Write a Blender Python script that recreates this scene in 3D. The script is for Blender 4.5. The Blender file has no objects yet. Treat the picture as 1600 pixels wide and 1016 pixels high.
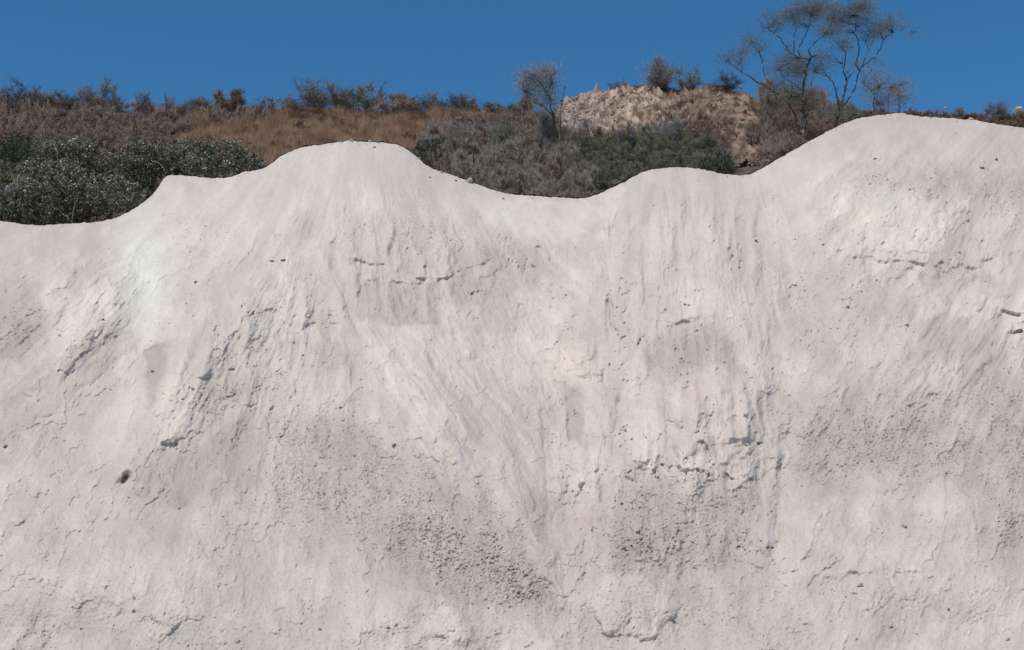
import bpy, math, random
import numpy as np
from mathutils import Vector

# ------------------------------------------------------------------ camera, sky, sun, exposure
S = bpy.context.scene
COL = S.collection
F = 2198.0                      # focal length in pixels of a 1600 px wide picture
PITCH = math.radians(15.1)
CAMZ = 1.7
cd = bpy.data.cameras.new("camera")
cam = bpy.data.objects.new("camera", cd)
COL.objects.link(cam)
cam.location = (0, 0, CAMZ)
cam.rotation_euler = (math.radians(90) + PITCH, 0, 0)
cd.sensor_width = 36.0
cd.lens = 36.0 * F / 1600.0
cd.clip_end = 3000
S.camera = cam

SUN_EL = math.radians(54)
SUN_AZ = math.radians(-152)     # compass direction the sun stands in (0 = +Y, clockwise)
w = bpy.data.worlds.new("World")
S.world = w
w.use_nodes = True
nt = w.node_tree
for n in list(nt.nodes):
    nt.nodes.remove(n)
sky = nt.nodes.new("ShaderNodeTexSky")
sky.sky_type = 'NISHITA'
sky.sun_disc = False
sky.sun_elevation = SUN_EL
sky.sun_rotation = SUN_AZ
sky.altitude = 1500
sky.air_density = 1.0
sky.dust_density = 0.0
sky.ozone_density = 3.0
bg = nt.nodes.new("ShaderNodeBackground")
bg.inputs[1].default_value = 0.10
hs = nt.nodes.new("ShaderNodeHueSaturation")
hs.inputs['Hue'].default_value = 0.493
hs.inputs['Saturation'].default_value = 1.27
hs.inputs['Value'].default_value = 1.20
out = nt.nodes.new("ShaderNodeOutputWorld")
nt.links.new(sky.outputs[0], hs.inputs['Color'])
nt.links.new(hs.outputs[0], bg.inputs[0])
nt.links.new(bg.outputs[0], out.inputs[0])

sl = bpy.data.lights.new("sun", 'SUN')
sl.energy = 3.3
sl.angle = math.radians(0.5)
sl.color = (1.0, 0.90, 0.75)
so = bpy.data.objects.new("sun", sl)
COL.objects.link(so)
sd = Vector((math.sin(SUN_AZ) * math.cos(SUN_EL), math.cos(SUN_AZ) * math.cos(SUN_EL), math.sin(SUN_EL)))
so.rotation_euler = sd.to_track_quat('Z', 'Y').to_euler()
so.location = (-40, -40, 80)

S.view_settings.view_transform = 'Standard'
S.view_settings.look = 'None'
S.view_settings.gamma = 1
S.view_settings.exposure = 0.0

# ------------------------------------------------------------------ helpers
CP, SP = math.cos(PITCH), math.sin(PITCH)

def raydir(px, py):
    """direction scaled so that its y component is 1"""
    a = (np.asarray(px, float) - 800.0) / F
    b = (508.0 - np.asarray(py, float)) / F
    dy = CP - SP * b
    return a / dy, (SP + CP * b) / dy

def at(px, py, Y):
    dx, dz = raydir(px, py)
    return np.stack(np.broadcast_arrays(dx * Y, np.asarray(Y, float) + 0 * dx, CAMZ + dz * Y), -1)

_rp = np.random.RandomState(7)
_PERM = _rp.permutation(256)
_PERM = np.concatenate([_PERM, _PERM, _PERM])
_ANG = _rp.rand(256) * 2 * np.pi
_GX, _GY = np.cos(_ANG), np.sin(_ANG)

def perlin(x, y, seed=0):
    x = x + seed * 17.31
    y = y + seed * 9.73
    xi = np.floor(x).astype(np.int64)
    yi = np.floor(y).astype(np.int64)
    xf = x - xi
    yf = y - yi
    u = xf * xf * xf * (xf * (xf * 6 - 15) + 10)
    v = yf * yf * yf * (yf * (yf * 6 - 15) + 10)
    def g(ix, iy, fx, fy):
        h = _PERM[_PERM[ix & 255] + (iy & 255)]
        return _GX[h] * fx + _GY[h] * fy
    n00 = g(xi, yi, xf, yf); n10 = g(xi + 1, yi, xf - 1, yf)
    n01 = g(xi, yi + 1, xf, yf - 1); n11 = g(xi + 1, yi + 1, xf - 1, yf - 1)
    a = n00 + u * (n10 - n00)
    b = n01 + u * (n11 - n01)
    return (a + v * (b - a)) * 1.5

def fbm(x, y, octv=4, seed=0, gain=0.5):
    s = 0; a = 1.0; t = 0
    for i in range(octv):
        s = s + a * perlin(x, y, seed + i * 3)
        t += a
        a *= gain
        x = x * 2.03; y = y * 2.03
    return s / t

def worley(x, y, seed=0):
    """distance to nearest feature point and the id value of it"""
    xi = np.floor(x).astype(np.int64); yi = np.floor(y).astype(np.int64)
    best = np.full(x.shape, 9.0); bid = np.zeros(x.shape)
    for ox in (-1, 0, 1):
        for oy in (-1, 0, 1):
            cx = xi + ox; cy = yi + oy
            h = _PERM[_PERM[(cx + seed * 31) & 255] + (cy & 255)]
            h2 = _PERM[h + 57]
            d = (cx + h / 256.0 - x) ** 2 + (cy + h2 / 256.0 - y) ** 2
            m = d < best
            best = np.where(m, d, best)
            bid = np.where(m, h2 / 256.0, bid)
    return np.sqrt(best), bid

def sstep(a, b, x):
    t = np.clip((x - a) / (b - a), 0, 1)
    return t * t * (3 - 2 * t)

def polydist(PX, PY, pts):
    """unsigned distance, signed side, position along (0..1) of a polyline"""
    best = np.full(PX.shape, 1e9); side = np.zeros(PX.shape); al = np.zeros(PX.shape)
    n = len(pts) - 1
    for i in range(n):
        ax, ay = pts[i]; bx, by = pts[i + 1]
        dx, dy = bx - ax, by - ay
        L = dx * dx + dy * dy
        t = np.clip(((PX - ax) * dx + (PY - ay) * dy) / L, 0, 1)
        ex = PX - (ax + t * dx); ey = PY - (ay + t * dy)
        d = np.hypot(ex, ey)
        m = d < best
        best = np.where(m, d, best)
        side = np.where(m, np.sign(dx * ey - dy * ex), side)
        al = np.where(m, (i + t) / n, al)
    return best, side, al

def inpoly(PX, PY, pts):
    r = np.zeros(PX.shape, bool)
    n = len(pts)
    for i in range(n):
        ax, ay = pts[i]; bx, by = pts[(i + 1) % n]
        if ay == by:
            continue
        c = ((PY > min(ay, by)) & (PY <= max(ay, by))) & (PX < (PY - ay) * (bx - ax) / (by - ay) + ax)
        r ^= c
    return r

def mesh_obj(name, V, Fc, mat, parent=None, smooth=True, colors=None, loc=(0, 0, 0)):
    """Fc: int array of triangles or quads"""
    V = np.asarray(V, np.float32); Fc = np.asarray(Fc, np.int32)
    me = bpy.data.meshes.new(name)
    nf, k = Fc.shape
    me.vertices.add(len(V)); me.vertices.foreach_set("co", V.ravel())
    me.loops.add(nf * k); me.loops.foreach_set("vertex_index", Fc.ravel())
    me.polygons.add(nf)
    me.polygons.foreach_set("loop_start", np.arange(0, nf * k, k, dtype=np.int32))
    me.polygons.foreach_set("loop_total", np.full(nf, k, np.int32))
    me.polygons.foreach_set("use_smooth", np.full(nf, smooth, bool))
    if colors is not None:
        ca = me.color_attributes.new("col", 'FLOAT_COLOR', 'POINT')
        c4 = np.ones((len(V), 4), np.float32); c4[:, :3] = colors
        ca.data.foreach_set("color", c4.ravel())
    me.update(calc_edges=True)
    me.materials.append(mat)
    o = bpy.data.objects.new(name, me)
    o.location = loc
    COL.objects.link(o)
    if parent is not None:
        o.parent = parent
    return o

def tag(o, label=None, cat=None, group=None, kind=None):
    if label: o["label"] = label
    if cat: o["category"] = cat
    if group: o["group"] = group
    if kind: o["kind"] = kind
    return o

def empty(name, loc=(0, 0, 0), rz=0.0, sc=(1, 1, 1)):
    o = bpy.data.objects.new(name, None)
    COL.objects.link(o)
    o.location = loc; o.rotation_euler = (0, 0, rz); o.scale = sc
    o.empty_display_size = 0.2
    return o

def copy_tree(root):
    r = root.copy(); COL.objects.link(r)
    for ch in list(root.children):
        c = ch.copy(); COL.objects.link(c); c.parent = r
    return r

# ------------------------------------------------------------------ materials
def new_mat(name):
    m = bpy.data.materials.new(name); m.use_nodes = True
    t = m.node_tree
    return m, t, t.nodes["Principled BSDF"]

def mat_noise(name, c1, c2, scale=3.0, rough=0.85, spec=0.3, objvar=0.0, detail=5, c3=None, bump=0.0, transl=0.0):
    m, t, b = new_mat(name)
    N, L = t.nodes, t.links
    tc = N.new("ShaderNodeTexCoord")
    nz = N.new("ShaderNodeTexNoise"); nz.inputs['Scale'].default_value = scale; nz.inputs['Detail'].default_value = detail
    L.new(tc.outputs['Object'], nz.inputs['Vector'])
    cr = N.new("ShaderNodeValToRGB")
    cr.color_ramp.elements[0].position = 0.35; cr.color_ramp.elements[0].color = (*c1, 1)
    cr.color_ramp.elements[1].position = 0.65; cr.color_ramp.elements[1].color = (*c2, 1)
    if c3:
        e = cr.color_ramp.elements.new(0.8); e.color = (*c3, 1)
    L.new(nz.outputs['Fac'], cr.inputs['Fac'])
    src = cr.outputs['Color']
    if objvar > 0:
        oi = N.new("ShaderNodeObjectInfo")
        mr = N.new("ShaderNodeMapRange"); mr.inputs['To Min'].default_value = 1 - objvar; mr.inputs['To Max'].default_value = 1 + objvar
        L.new(oi.outputs['Random'], mr.inputs['Value'])
        h = N.new("ShaderNodeHueSaturation")
        L.new(mr.outputs['Result'], h.inputs['Value']); L.new(src, h.inputs['Color'])
        src = h.outputs['Color']
    L.new(src, b.inputs['Base Color'])
    b.inputs['Roughness'].default_value = rough
    b.inputs['Specular IOR Level'].default_value = spec
    if bump > 0:
        bp = N.new("ShaderNodeBump"); bp.inputs['Strength'].default_value = bump; bp.inputs['Distance'].default_value = 0.02
        n2 = N.new("ShaderNodeTexNoise"); n2.inputs['Scale'].default_value = scale * 8; n2.inputs['Detail'].default_value = 6
        L.new(tc.outputs['Object'], n2.inputs['Vector'])
        L.new(n2.outputs['Fac'], bp.inputs['Height']); L.new(bp.outputs['Normal'], b.inputs['Normal'])
    return m

def mat_attr(name, nscale=14.0, bump=0.35, dist=0.012, rough=0.95, vary=0.08):
    """earth material: colour map stored on the surface, fine grain and bump from noise"""
    m, t, b = new_mat(name)
    N, L = t.nodes, t.links
    at_ = N.new("ShaderNodeAttribute"); at_.attribute_name = "col"
    tc = N.new("ShaderNodeTexCoord")
    nz = N.new("ShaderNodeTexNoise"); nz.inputs['Scale'].default_value = nscale; nz.inputs['Detail'].default_value = 8
    nz.inputs['Roughness'].default_value = 0.65
    L.new(tc.outputs['Object'], nz.inputs['Vector'])
    mr = N.new("ShaderNodeMapRange"); mr.inputs['From Min'].default_value = 0.25; mr.inputs['From Max'].default_value = 0.75
    mr.inputs['To Min'].default_value = 1 - vary; mr.inputs['To Max'].default_value = 1 + vary
    L.new(nz.outputs['Fac'], mr.inputs['Value'])
    vm = N.new("ShaderNodeVectorMath"); vm.operation = 'SCALE'
    L.new(at_.outputs['Color'], vm.inputs[0]); L.new(mr.outputs['Result'], vm.inputs['Scale'])
    L.new(vm.outputs[0], b.inputs['Base Color'])
    b.inputs['Roughness'].default_value = rough
    b.inputs['Specular IOR Level'].default_value = 0.1
    bp = N.new("ShaderNodeBump"); bp.inputs['Strength'].default_value = bump; bp.inputs['Distance'].default_value = dist
    L.new(nz.outputs['Fac'], bp.inputs['Height']); L.new(bp.outputs['Normal'], b.inputs['Normal'])
    return m

# ------------------------------------------------------------------ the pale mound (face, crest and back as one relief)
CR = [(-1200, 470), (-500, 360), (-150, 338), (0, 345), (40, 351), (60, 352.5), (100, 350), (150, 347.5), (178, 342), (190, 337), (210, 326), (232, 311),
      (244, 298), (256, 279), (262, 273.5), (275, 273.5), (300, 275.5), (330, 279), (360, 277.5), (380, 269), (410, 264.5), (420, 259), (436, 246), (450, 238),
      (475, 229), (500, 226.5), (530, 222), (541, 221), (548, 218.5), (555, 221), (574, 222), (578, 219.5), (585, 222.5), (610, 224), (625, 227), (640, 236), (652, 245),
      (665, 258), (685, 267), (700, 271), (715, 277), (740, 286), (770, 297), (800, 304), (850, 307.5), (900, 310), (920, 309), (945, 299), (980, 282), (1005, 268),
      (1020, 265), (1040, 262.5), (1070, 261), (1100, 265), (1130, 272), (1150, 274), (1170, 273), (1185, 266), (1200, 258), (1250, 229), (1290, 207),
      (1320, 192), (1345, 184), (1375, 180), (1400, 176.5), (1415, 177.5), (1435, 182), (1480, 184.5), (1512, 187), (1516, 183.5), (1524, 188), (1560, 194),
      (1600, 200), (1700, 214), (1900, 240), (2700, 420)]
CRX = np.array([c[0] for c in CR], float); CRY = np.array([c[1] for c in CR], float)

def crest(px):
    px = np.asarray(px, float)
    s = 0
    for d, wt in ((-5, .15), (-2.5, .2), (0, .3), (2.5, .2), (5, .15)):
        s = s + wt * np.interp(px + d, CRX, CRY)
    return s + 0.9 * perlin(px / 9.0, px * 0, 3) + 0.6 * perlin(px / 3.5, px * 0, 5)

def crest_s(px):
    s = 0
    for d in (-30, -20, -10, 0, 10, 20, 30):
        s = s + np.interp(np.asarray(px, float) + d, CRX, CRY) / 7
    return s

def base_depth(px, py):
    dx, dz = raydir(px, py)
    # plane z = (y-30)*1.0   ->   CAMZ + dz*y = y-30
    return (30.0 + CAMZ) / (1.0 - dz)

def relief(X, Y):
    """Y pixel rows, X pixel columns -> relief towards the viewer in metres and albedo"""
    wx = X + 9 * fbm(X / 60, Y / 60, 3, 11) ; wy = Y + 9 * fbm(X / 60, Y / 60, 3, 23)
    R = np.zeros(X.shape)
    def blob(cx, cy, rx, ry, h, ang=0):
        a = math.radians(ang); c, s = math.cos(a), math.sin(a)
        u = ((wx - cx) * c + (wy - cy) * s) / rx; v = (-(wx - cx) * s + (wy - cy) * c) / ry
        return h * np.exp(-(u * u + v * v))
    def ridge(pts, wd, h, asym=1.0, taper=True):
        d, s, al = polydist(wx, wy, pts)
        ww = np.where(s > 0, wd, wd * asym)
        t = np.sin(np.clip(al, 0.02, 0.98) * np.pi) ** 0.5 if taper else 1
        return h * np.exp(-(d / ww) ** 2) * t
    LEDGE = np.clip(0.55 + 2.2 * fbm(X / 22, Y / 22, 2, 37), 0.0, 1.25)
    def scarp(pts, sharp, reach, h):
        """ground below (right-hand side walking along pts left to right) set back under the edge"""
        d, s, al = polydist(wx, wy, pts)
        sdn = d * s
        t = np.sin(np.clip(al, 0.0, 1.0) * np.pi) ** 0.6 * LEDGE
        return -h * t * sstep(-sharp * 0.3, sharp, sdn) * np.exp(-np.clip(sdn, 0, None) / reach)
    # ---- large forms
    R += blob(560, 330, 150, 130, 0.9)
    R += blob(1060, 340, 100, 130, 0.8)
    R += blob(1400, 300, 200, 130, 1.2)
    R -= blob(850, 390, 110, 90, 0.9)
    R -= blob(225, 430, 60, 130, 0.9)
    R -= blob(1190, 330, 40, 110, 0.4)
    R += ridge([(480, 400), (400, 470), (320, 540), (265, 640), (195, 745)], 60, 0.9)
    R += blob(90, 430, 90, 90, 0.7)
    R += ridge([(190, 470), (110, 540), (0, 630)], 28, 0.28)
    R += ridge([(200, 540), (90, 620), (-20, 700)], 20, 0.15)
    R += ridge([(550, 480), (640, 620), (740, 760), (860, 930)], 90, 0.5)
    R += blob(1090, 640, 110, 150, 0.8)
    R += blob(1350, 560, 160, 120, 0.5)
    R -= ridge([(870, 380), (880, 600), (890, 800), (885, 960)], 55, 0.55)
    R -= ridge([(1215, 560), (1210, 750), (1195, 900)], 30, 0.3)
    R -= blob(1240, 470, 40, 120, 0.25)
    R += blob(300, 900, 260, 110, 0.6)
    R += blob(1350, 900, 240, 110, 0.6)
    R += blob(1010, 945, 90, 50, 0.35)
    R += blob(620, 960, 200, 60, 0.3)
    R += 0.55 * fbm(X / 240, Y / 200, 2, 5) + 0.16 * fbm(X / 90, Y / 85, 3, 41)
    # ---- ledges and scarps
    R += scarp([(520, 400), (560, 405), (600, 412), (640, 430), (680, 437), (720, 425), (790, 400), (860, 380)], 5, 60, 0.22)
    R += ridge([(535, 403), (575, 402), (610, 415), (650, 432)], 5, 0.10)
    R += scarp([(560, 500), (620, 512), (680, 512), (690, 500)], 6, -1e9 if False else 400, 0.0)
    R += -scarp([(690, 505), (660, 516), (610, 514), (555, 500)], 10, 45, 0.25)
    R += scarp([(1240, 250), (1300, 238), (1400, 232), (1500, 240), (1600, 262), (1700, 280)], 8, 30, 0.13)
    R += scarp([(1290, 300), (1380, 280), (1460, 296), (1530, 330), (1620, 340)], 7, 30, 0.15)
    R += scarp([(1300, 392), (1380, 404), (1450, 410), (1520, 404), (1640, 392)], 8, 50, 0.28)
    R += ridge([(1440, 452), (1480, 466), (1520, 468), (1560, 462), (1610, 448)], 9, 0.22, 2.5)
    R += scarp([(1560, 480), (1590, 490), (1620, 480)], 5, 30, 0.35)
    R += -scarp([(1140, 540), (1120, 512), (1090, 498), (1050, 508), (1005, 525), (985, 560)], 9, 30, 0.16)
    R += scarp([(1200, 480), (1214, 500), (1212, 530), (1225, 560)], 5, 25, 0.18)
    R += scarp([(940, 400), (958, 470), (968, 540)], 6, 22, 0.22)
    R += scarp([(975, 440), (992, 500)], 5, 16, 0.15)
    # wall west and east of the central ledge, small buttresses
    for (x0, y0, x1, y1, wd, h) in [(535, 330, 560, 500, 10, .18), (575, 340, 590, 500, 9, .14), (612, 350, 600, 400, 6, .2), (640, 440, 640, 505, 9, .12),
                                    (664, 445, 668, 505, 6, .12), (955, 300, 940, 380, 9, .22), (985, 290, 975, 370, 7, .14), (1010, 290, 1000, 360, 6, .12),
                                    (1065, 285, 1062, 350, 5, .16), (1090, 280, 1080, 380, 6, .14), (1115, 300, 1108, 380, 5, .16), (1150, 300, 1135, 400, 6, .16),
                                    (1180, 310, 1165, 380, 7, .12), (915, 540, 920, 590, 12, .2), (870, 505, 862, 580, 8, .16), (840, 590, 838, 740, 10, .10),
                                    (870, 600, 872, 800, 9, .12), (940, 590, 925, 820, 9, .14), (965, 560, 948, 760, 8, .12), (1000, 640, 985, 740, 14, .22),
                                    (1030, 600, 1040, 720, 8, .14), (1170, 560, 1200, 720, 6, .12), (1195, 600, 1215, 740, 6, .10), (1225, 600, 1190, 880, 8, .12),
                                    (905, 640, 905, 760, 22, .25), (330, 480, 318, 600, 8, .16), (300, 520, 262, 640, 8, .18), (385, 480, 380, 560, 7, .15),
                                    (405, 560, 350, 700, 14, .18), (470, 440, 480, 560, 10, .16), (500, 380, 560, 560, 9, .22), (520, 470, 545, 600, 8, .18),
                                    (75, 420, 95, 520, 12, .12), (135, 340, 95, 480, 9, .10), (45, 365, 42, 395, 4, .12)]:
        R += ridge([(x0, y0), ((x0 + x1) / 2 + 2, (y0 + y1) / 2), (x1, y1)], wd, h)
    # boulder-like lumps of the right-hand buttress
    R += blob(1150, 690, 26, 30, 0.35) + blob(1110, 700, 12, 22, .12) + blob(1170, 640, 14, 20, .15) + blob(1010, 700, 20, 40, .2) + blob(1080, 680, 30, 50, .2)
    R += scarp([(1105, 690), (1112, 715), (1104, 728)], 3, 14, .25) + scarp([(1132, 735), (1142, 750), (1160, 752)], 3, 14, .22) + scarp([(1160, 640), (1170, 655), (1166, 668)], 3, 10, .18)
    R += scarp([(1130, 695), (1150, 690), (1168, 686)], 2.5, 10, .14) + scarp([(1135, 712), (1165, 702)], 2.5, 8, .10)
    # toe of the left spur with its hollow
    R += blob(200, 735, 20, 26, 0.30) - blob(195, 750, 8, 13, 0.6, 20)
    R += scarp([(250, 690), (272, 696), (290, 684)], 3, 12, .2)
    R += blob(272, 684, 9, 7, .12)
    # ---- flutes: long grooves running down the fall line of each face
    def polar(ax, ay):
        a = np.arctan2(wx - ax, wy - ay); r = np.hypot(wx - ax, wy - ay)
        return a, r
    def flute(mask, ax, ay, wl, amp, ln, seed, sharp=1.0):
        a, r = polar(ax, ay)
        r0 = 600.0
        s = a * r0 / wl
        n1 = fbm(s, r / ln, 3, seed, 0.6)
        n2 = 1 - np.abs(fbm(s * 0.7 + 5, r / (ln * 1.4), 2, seed + 9)) * 2.4
        return mask * amp * (n1 * 0.8 + 0.35 * n2)
    WN = [(fbm(X / 28, Y / 28, 4, 301 + k), fbm(X / 28, Y / 28, 4, 351 + k)) for k in range(3)]
    def region(pts, feather=24, nz=16, seed=1):
        k = seed % 3
        xs_ = [p[0] for p in pts]; ys_ = [p[1] for p in pts]; mg = feather + nz * 1.3
        sel = (X > min(xs_) - mg) & (X < max(xs_) + mg) & (Y > min(ys_) - mg) & (Y < max(ys_) + mg)
        res = np.zeros(X.shape)
        x = X[sel] + nz * WN[k][0][sel]; y = Y[sel] + nz * WN[k][1][sel]
        ins = inpoly(x, y, pts)
        d, _, _ = polydist(x, y, pts + [pts[0]])
        res[sel] = sstep(-feather * 0.5, feather, np.where(ins, d, -d))
        return res
    mFan = region([(545, 500), (700, 520), (830, 600), (860, 760), (885, 960), (760, 940), (640, 800), (600, 690)], 40)
    mSpur = region([(460, 390), (560, 560), (600, 700), (480, 640), (380, 700), (250, 720), (250, 600), (330, 480)], 40)
    mWall = region([(500, 300), (690, 340), (870, 380), (870, 520), (690, 505), (560, 500)], 30)
    mMid = region([(850, 370), (940, 300), (1240, 280), (1240, 560), (1220, 880), (900, 900), (840, 620)], 40)
    mLeft = region([(-60, 400), (120, 380), (200, 470), (120, 600), (-60, 720)], 30)
    mRtop = region([(1240, 270), (1400, 200), (1700, 220), (1700, 420), (1300, 400)], 40)
    mRmid = region([(1220, 400), (1420, 410), (1440, 560), (1240, 580)], 40)
    mRlow = region([(1400, 470), (1700, 470), (1700, 760), (1400, 700)], 40)
    R += flute(mFan, 380, 200, 20, 0.15, 220, 61)
    R += flute(mSpur, 600, 150, 15, 0.085, 60, 62)
    R += flute(mWall, 680, -900, 14, 0.14, 60, 63)
    R += 0.06 * np.clip(mMid, 0, 1) * (1 - 2 * np.abs(fbm((X - 0.04 * (Y - 300)) / 34, Y / 260, 2, 601)) ** 0.7)
    R += flute(mMid, 1010, -900, 19, 0.20, 130, 64)
    R += flute(mLeft, 500, 80, 13, 0.11, 160, 65)
    R += flute(mRtop, 1430, -700, 10, 0.085, 26, 66)
    R += flute(mRmid, 1300, -900, 15, 0.11, 45, 67)
    R += flute(mRlow, 1900, 0, 14, 0.13, 110, 68)
    R += 0.018 * fbm((X + 0.5 * Y) / 12, (Y - 0.5 * X) / 50, 3, 71)
    # flakes: thin shells of packed earth with crisp edges
    gl = sstep(960, 860, X + 0.12 * (Y - 600)); gr = sstep(1180, 1300, X)
    def gfield(wl, ln, seed, octv=3):
        aL, rL = polar(565, 60); aM, rM = polar(1010, -900); aR, rR = polar(1800, -100)
        f1 = fbm(aL * 500 / wl, rL / ln, octv, seed, 0.55); f2 = fbm(aM * 1500 / wl, rM / ln, octv, seed + 1, 0.55); f3 = fbm(aR * 700 / wl, rR / ln, octv, seed + 2, 0.55)
        return f1 * gl + f2 * (1 - gl) * (1 - gr) + f3 * gr
    q1 = gfield(26, 75, 151); q2 = gfield(13, 32, 157); GF = gfield(34, 260, 501, 4); GS = gfield(11, 120, 511); q3 = fbm(wx / 60, wy / 50, 3, 163)
    fl = sstep(10, 70, Y - crest(X)) * (0.3 + 0.7 * np.clip(mSpur + mWall + mMid + mRtop + mRmid + mLeft, 0, 1))
    gate = sstep(-0.05, 0.2, fbm(X / 75, Y / 60, 3, 167))
    R += fl * gate * (0.045 * sstep(0.0, 0.07, q1) + 0.035 * sstep(0.14, 0.20, q1) + 0.022 * sstep(0.05, 0.12, q2)) + fl * 0.035 * sstep(0.05, 0.11, q3) + (0.034 * GS + 0.06 * GF) * (0.2 + 0.8 * sstep(20, 150, Y - crest_s(X)))
    G2 = gfield(46, 95, 531, 5) + 0.25 * fbm(X / 30, Y / 26, 4, 533); fd = sstep(15, 120, Y - crest_s(X))
    R += fd * (0.05 * sstep(0.02, 0.07, G2) + 0.03 * sstep(-0.22, -0.15, G2)) * (1 - 0.35 * sstep(860, 960, Y))
    R += 0.10 * fbm(wx / 30, wy / 70, 4, 169) * np.clip(mSpur + mWall + mMid + mRtop + mRmid + mLeft + 0.3, 0, 1)
    # ---- rubble fields
    rub = np.zeros(X.shape)
    low_ = sstep(760, 960, Y)
    for pts, st, f in [([(430, 640), (560, 640), (640, 700), (770, 740), (860, 850), (885, 985), (780, 980), (680, 950), (570, 900), (470, 840), (400, 760)], .62, 34),
                       ([(925, 915), (930, 820), (985, 750), (1100, 745), (1215, 760), (1205, 895), (1060, 895)], .66, 26),
                       ([(1225, 775), (1220, 600), (1330, 620), (1480, 560), (1640, 540), (1640, 860), (1540, 880), (1530, 790), (1400, 790), (1300, 775)], .58, 40),
                       ([(470, 650), (520, 640), (600, 760), (590, 790), (460, 720)], .55, 16),
                       ([(560, 740), (700, 780), (720, 760), (780, 800), (850, 880), (880, 950), (860, 975), (720, 930), (640, 890), (570, 880), (600, 830)], .95, 34),
                       ([(640, 700), (690, 720), (760, 860), (700, 880), (630, 780)], .55, 20),
                       ([(935, 820), (980, 750), (1010, 740), (1130, 750), (1200, 730), (1215, 800), (1200, 890), (1050, 890), (930, 910)], .7, 30),
                       ([(1230, 580), (1330, 640), (1480, 580), (1500, 660), (1470, 740), (1340, 760), (1230, 770)], .7, 30),
                       ([(1530, 640), (1700, 560), (1700, 860), (1530, 880), (1540, 760)], .75, 30),
                       ([(10, 480), (60, 440), (75, 520), (50, 560), (15, 540)], .4, 14),
                       ([(1005, 540), (1060, 505), (1140, 520), (1165, 580), (1090, 590), (990, 600)], .3, 16),
                       ([(880, 500), (905, 495), (912, 545), (880, 550)], .6, 8),
                       ([(300, 600), (340, 590), (440, 570), (420, 610), (350, 660), (310, 660)], .55, 16),
                       ([(380, 500), (420, 480), (410, 560), (370, 600)], .4, 12),
                       ([(480, 450), (520, 480), (550, 590), (500, 560)], .5, 14),
                       ([(340, 760), (560, 700), (520, 800), (330, 860)], .35, 30),
                       ([(1300, 250), (1600, 270), (1700, 360), (1560, 350), (1320, 300)], .35, 20),
                       ([(1400, 405), (1520, 400), (1560, 460), (1440, 450)], .6, 14),
                       ([(1230, 420), (1400, 420), (1460, 560), (1240, 560)], .28, 40),
                       ([(1150, 290), (1230, 280), (1230, 340), (1160, 330)], .3, 16),
                       ([(530, 310), (640, 320), (860, 370), (860, 400), (700, 400), (540, 370)], .28, 20),
                       ([(850, 890), (1100, 880), (1200, 930), (1240, 1040), (900, 1040), (780, 960)], .33, 40),
                       ([(500, 930), (860, 960), (850, 1010), (540, 980)], .25, 30),
                       ([(0, 880), (200, 900), (420, 1040), (0, 1040)], .18, 40),
                       ([(1280, 930), (1480, 910), (1500, 950), (1300, 970)], .3, 20),
                       ([(260, 330), (340, 370), (300, 560), (230, 560)], .22, 20)]:
        m = region(pts, f * 2.0, 42, int(pts[0][0]) % 40) * st
        rub = np.maximum(rub, m)
    stn = 0.8 * GF + 0.5 * gfield(16, 90, 521)
    fz = np.clip(0.30 + 0.40 * np.clip(0.5 + 1.6 * fbm(X / 34, Y / 30, 4, 77), 0, 1) + 1.0 * stn + 0.35, 0.12, 1.25)
    rub = np.clip(rub * fz, 0, 1)
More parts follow.
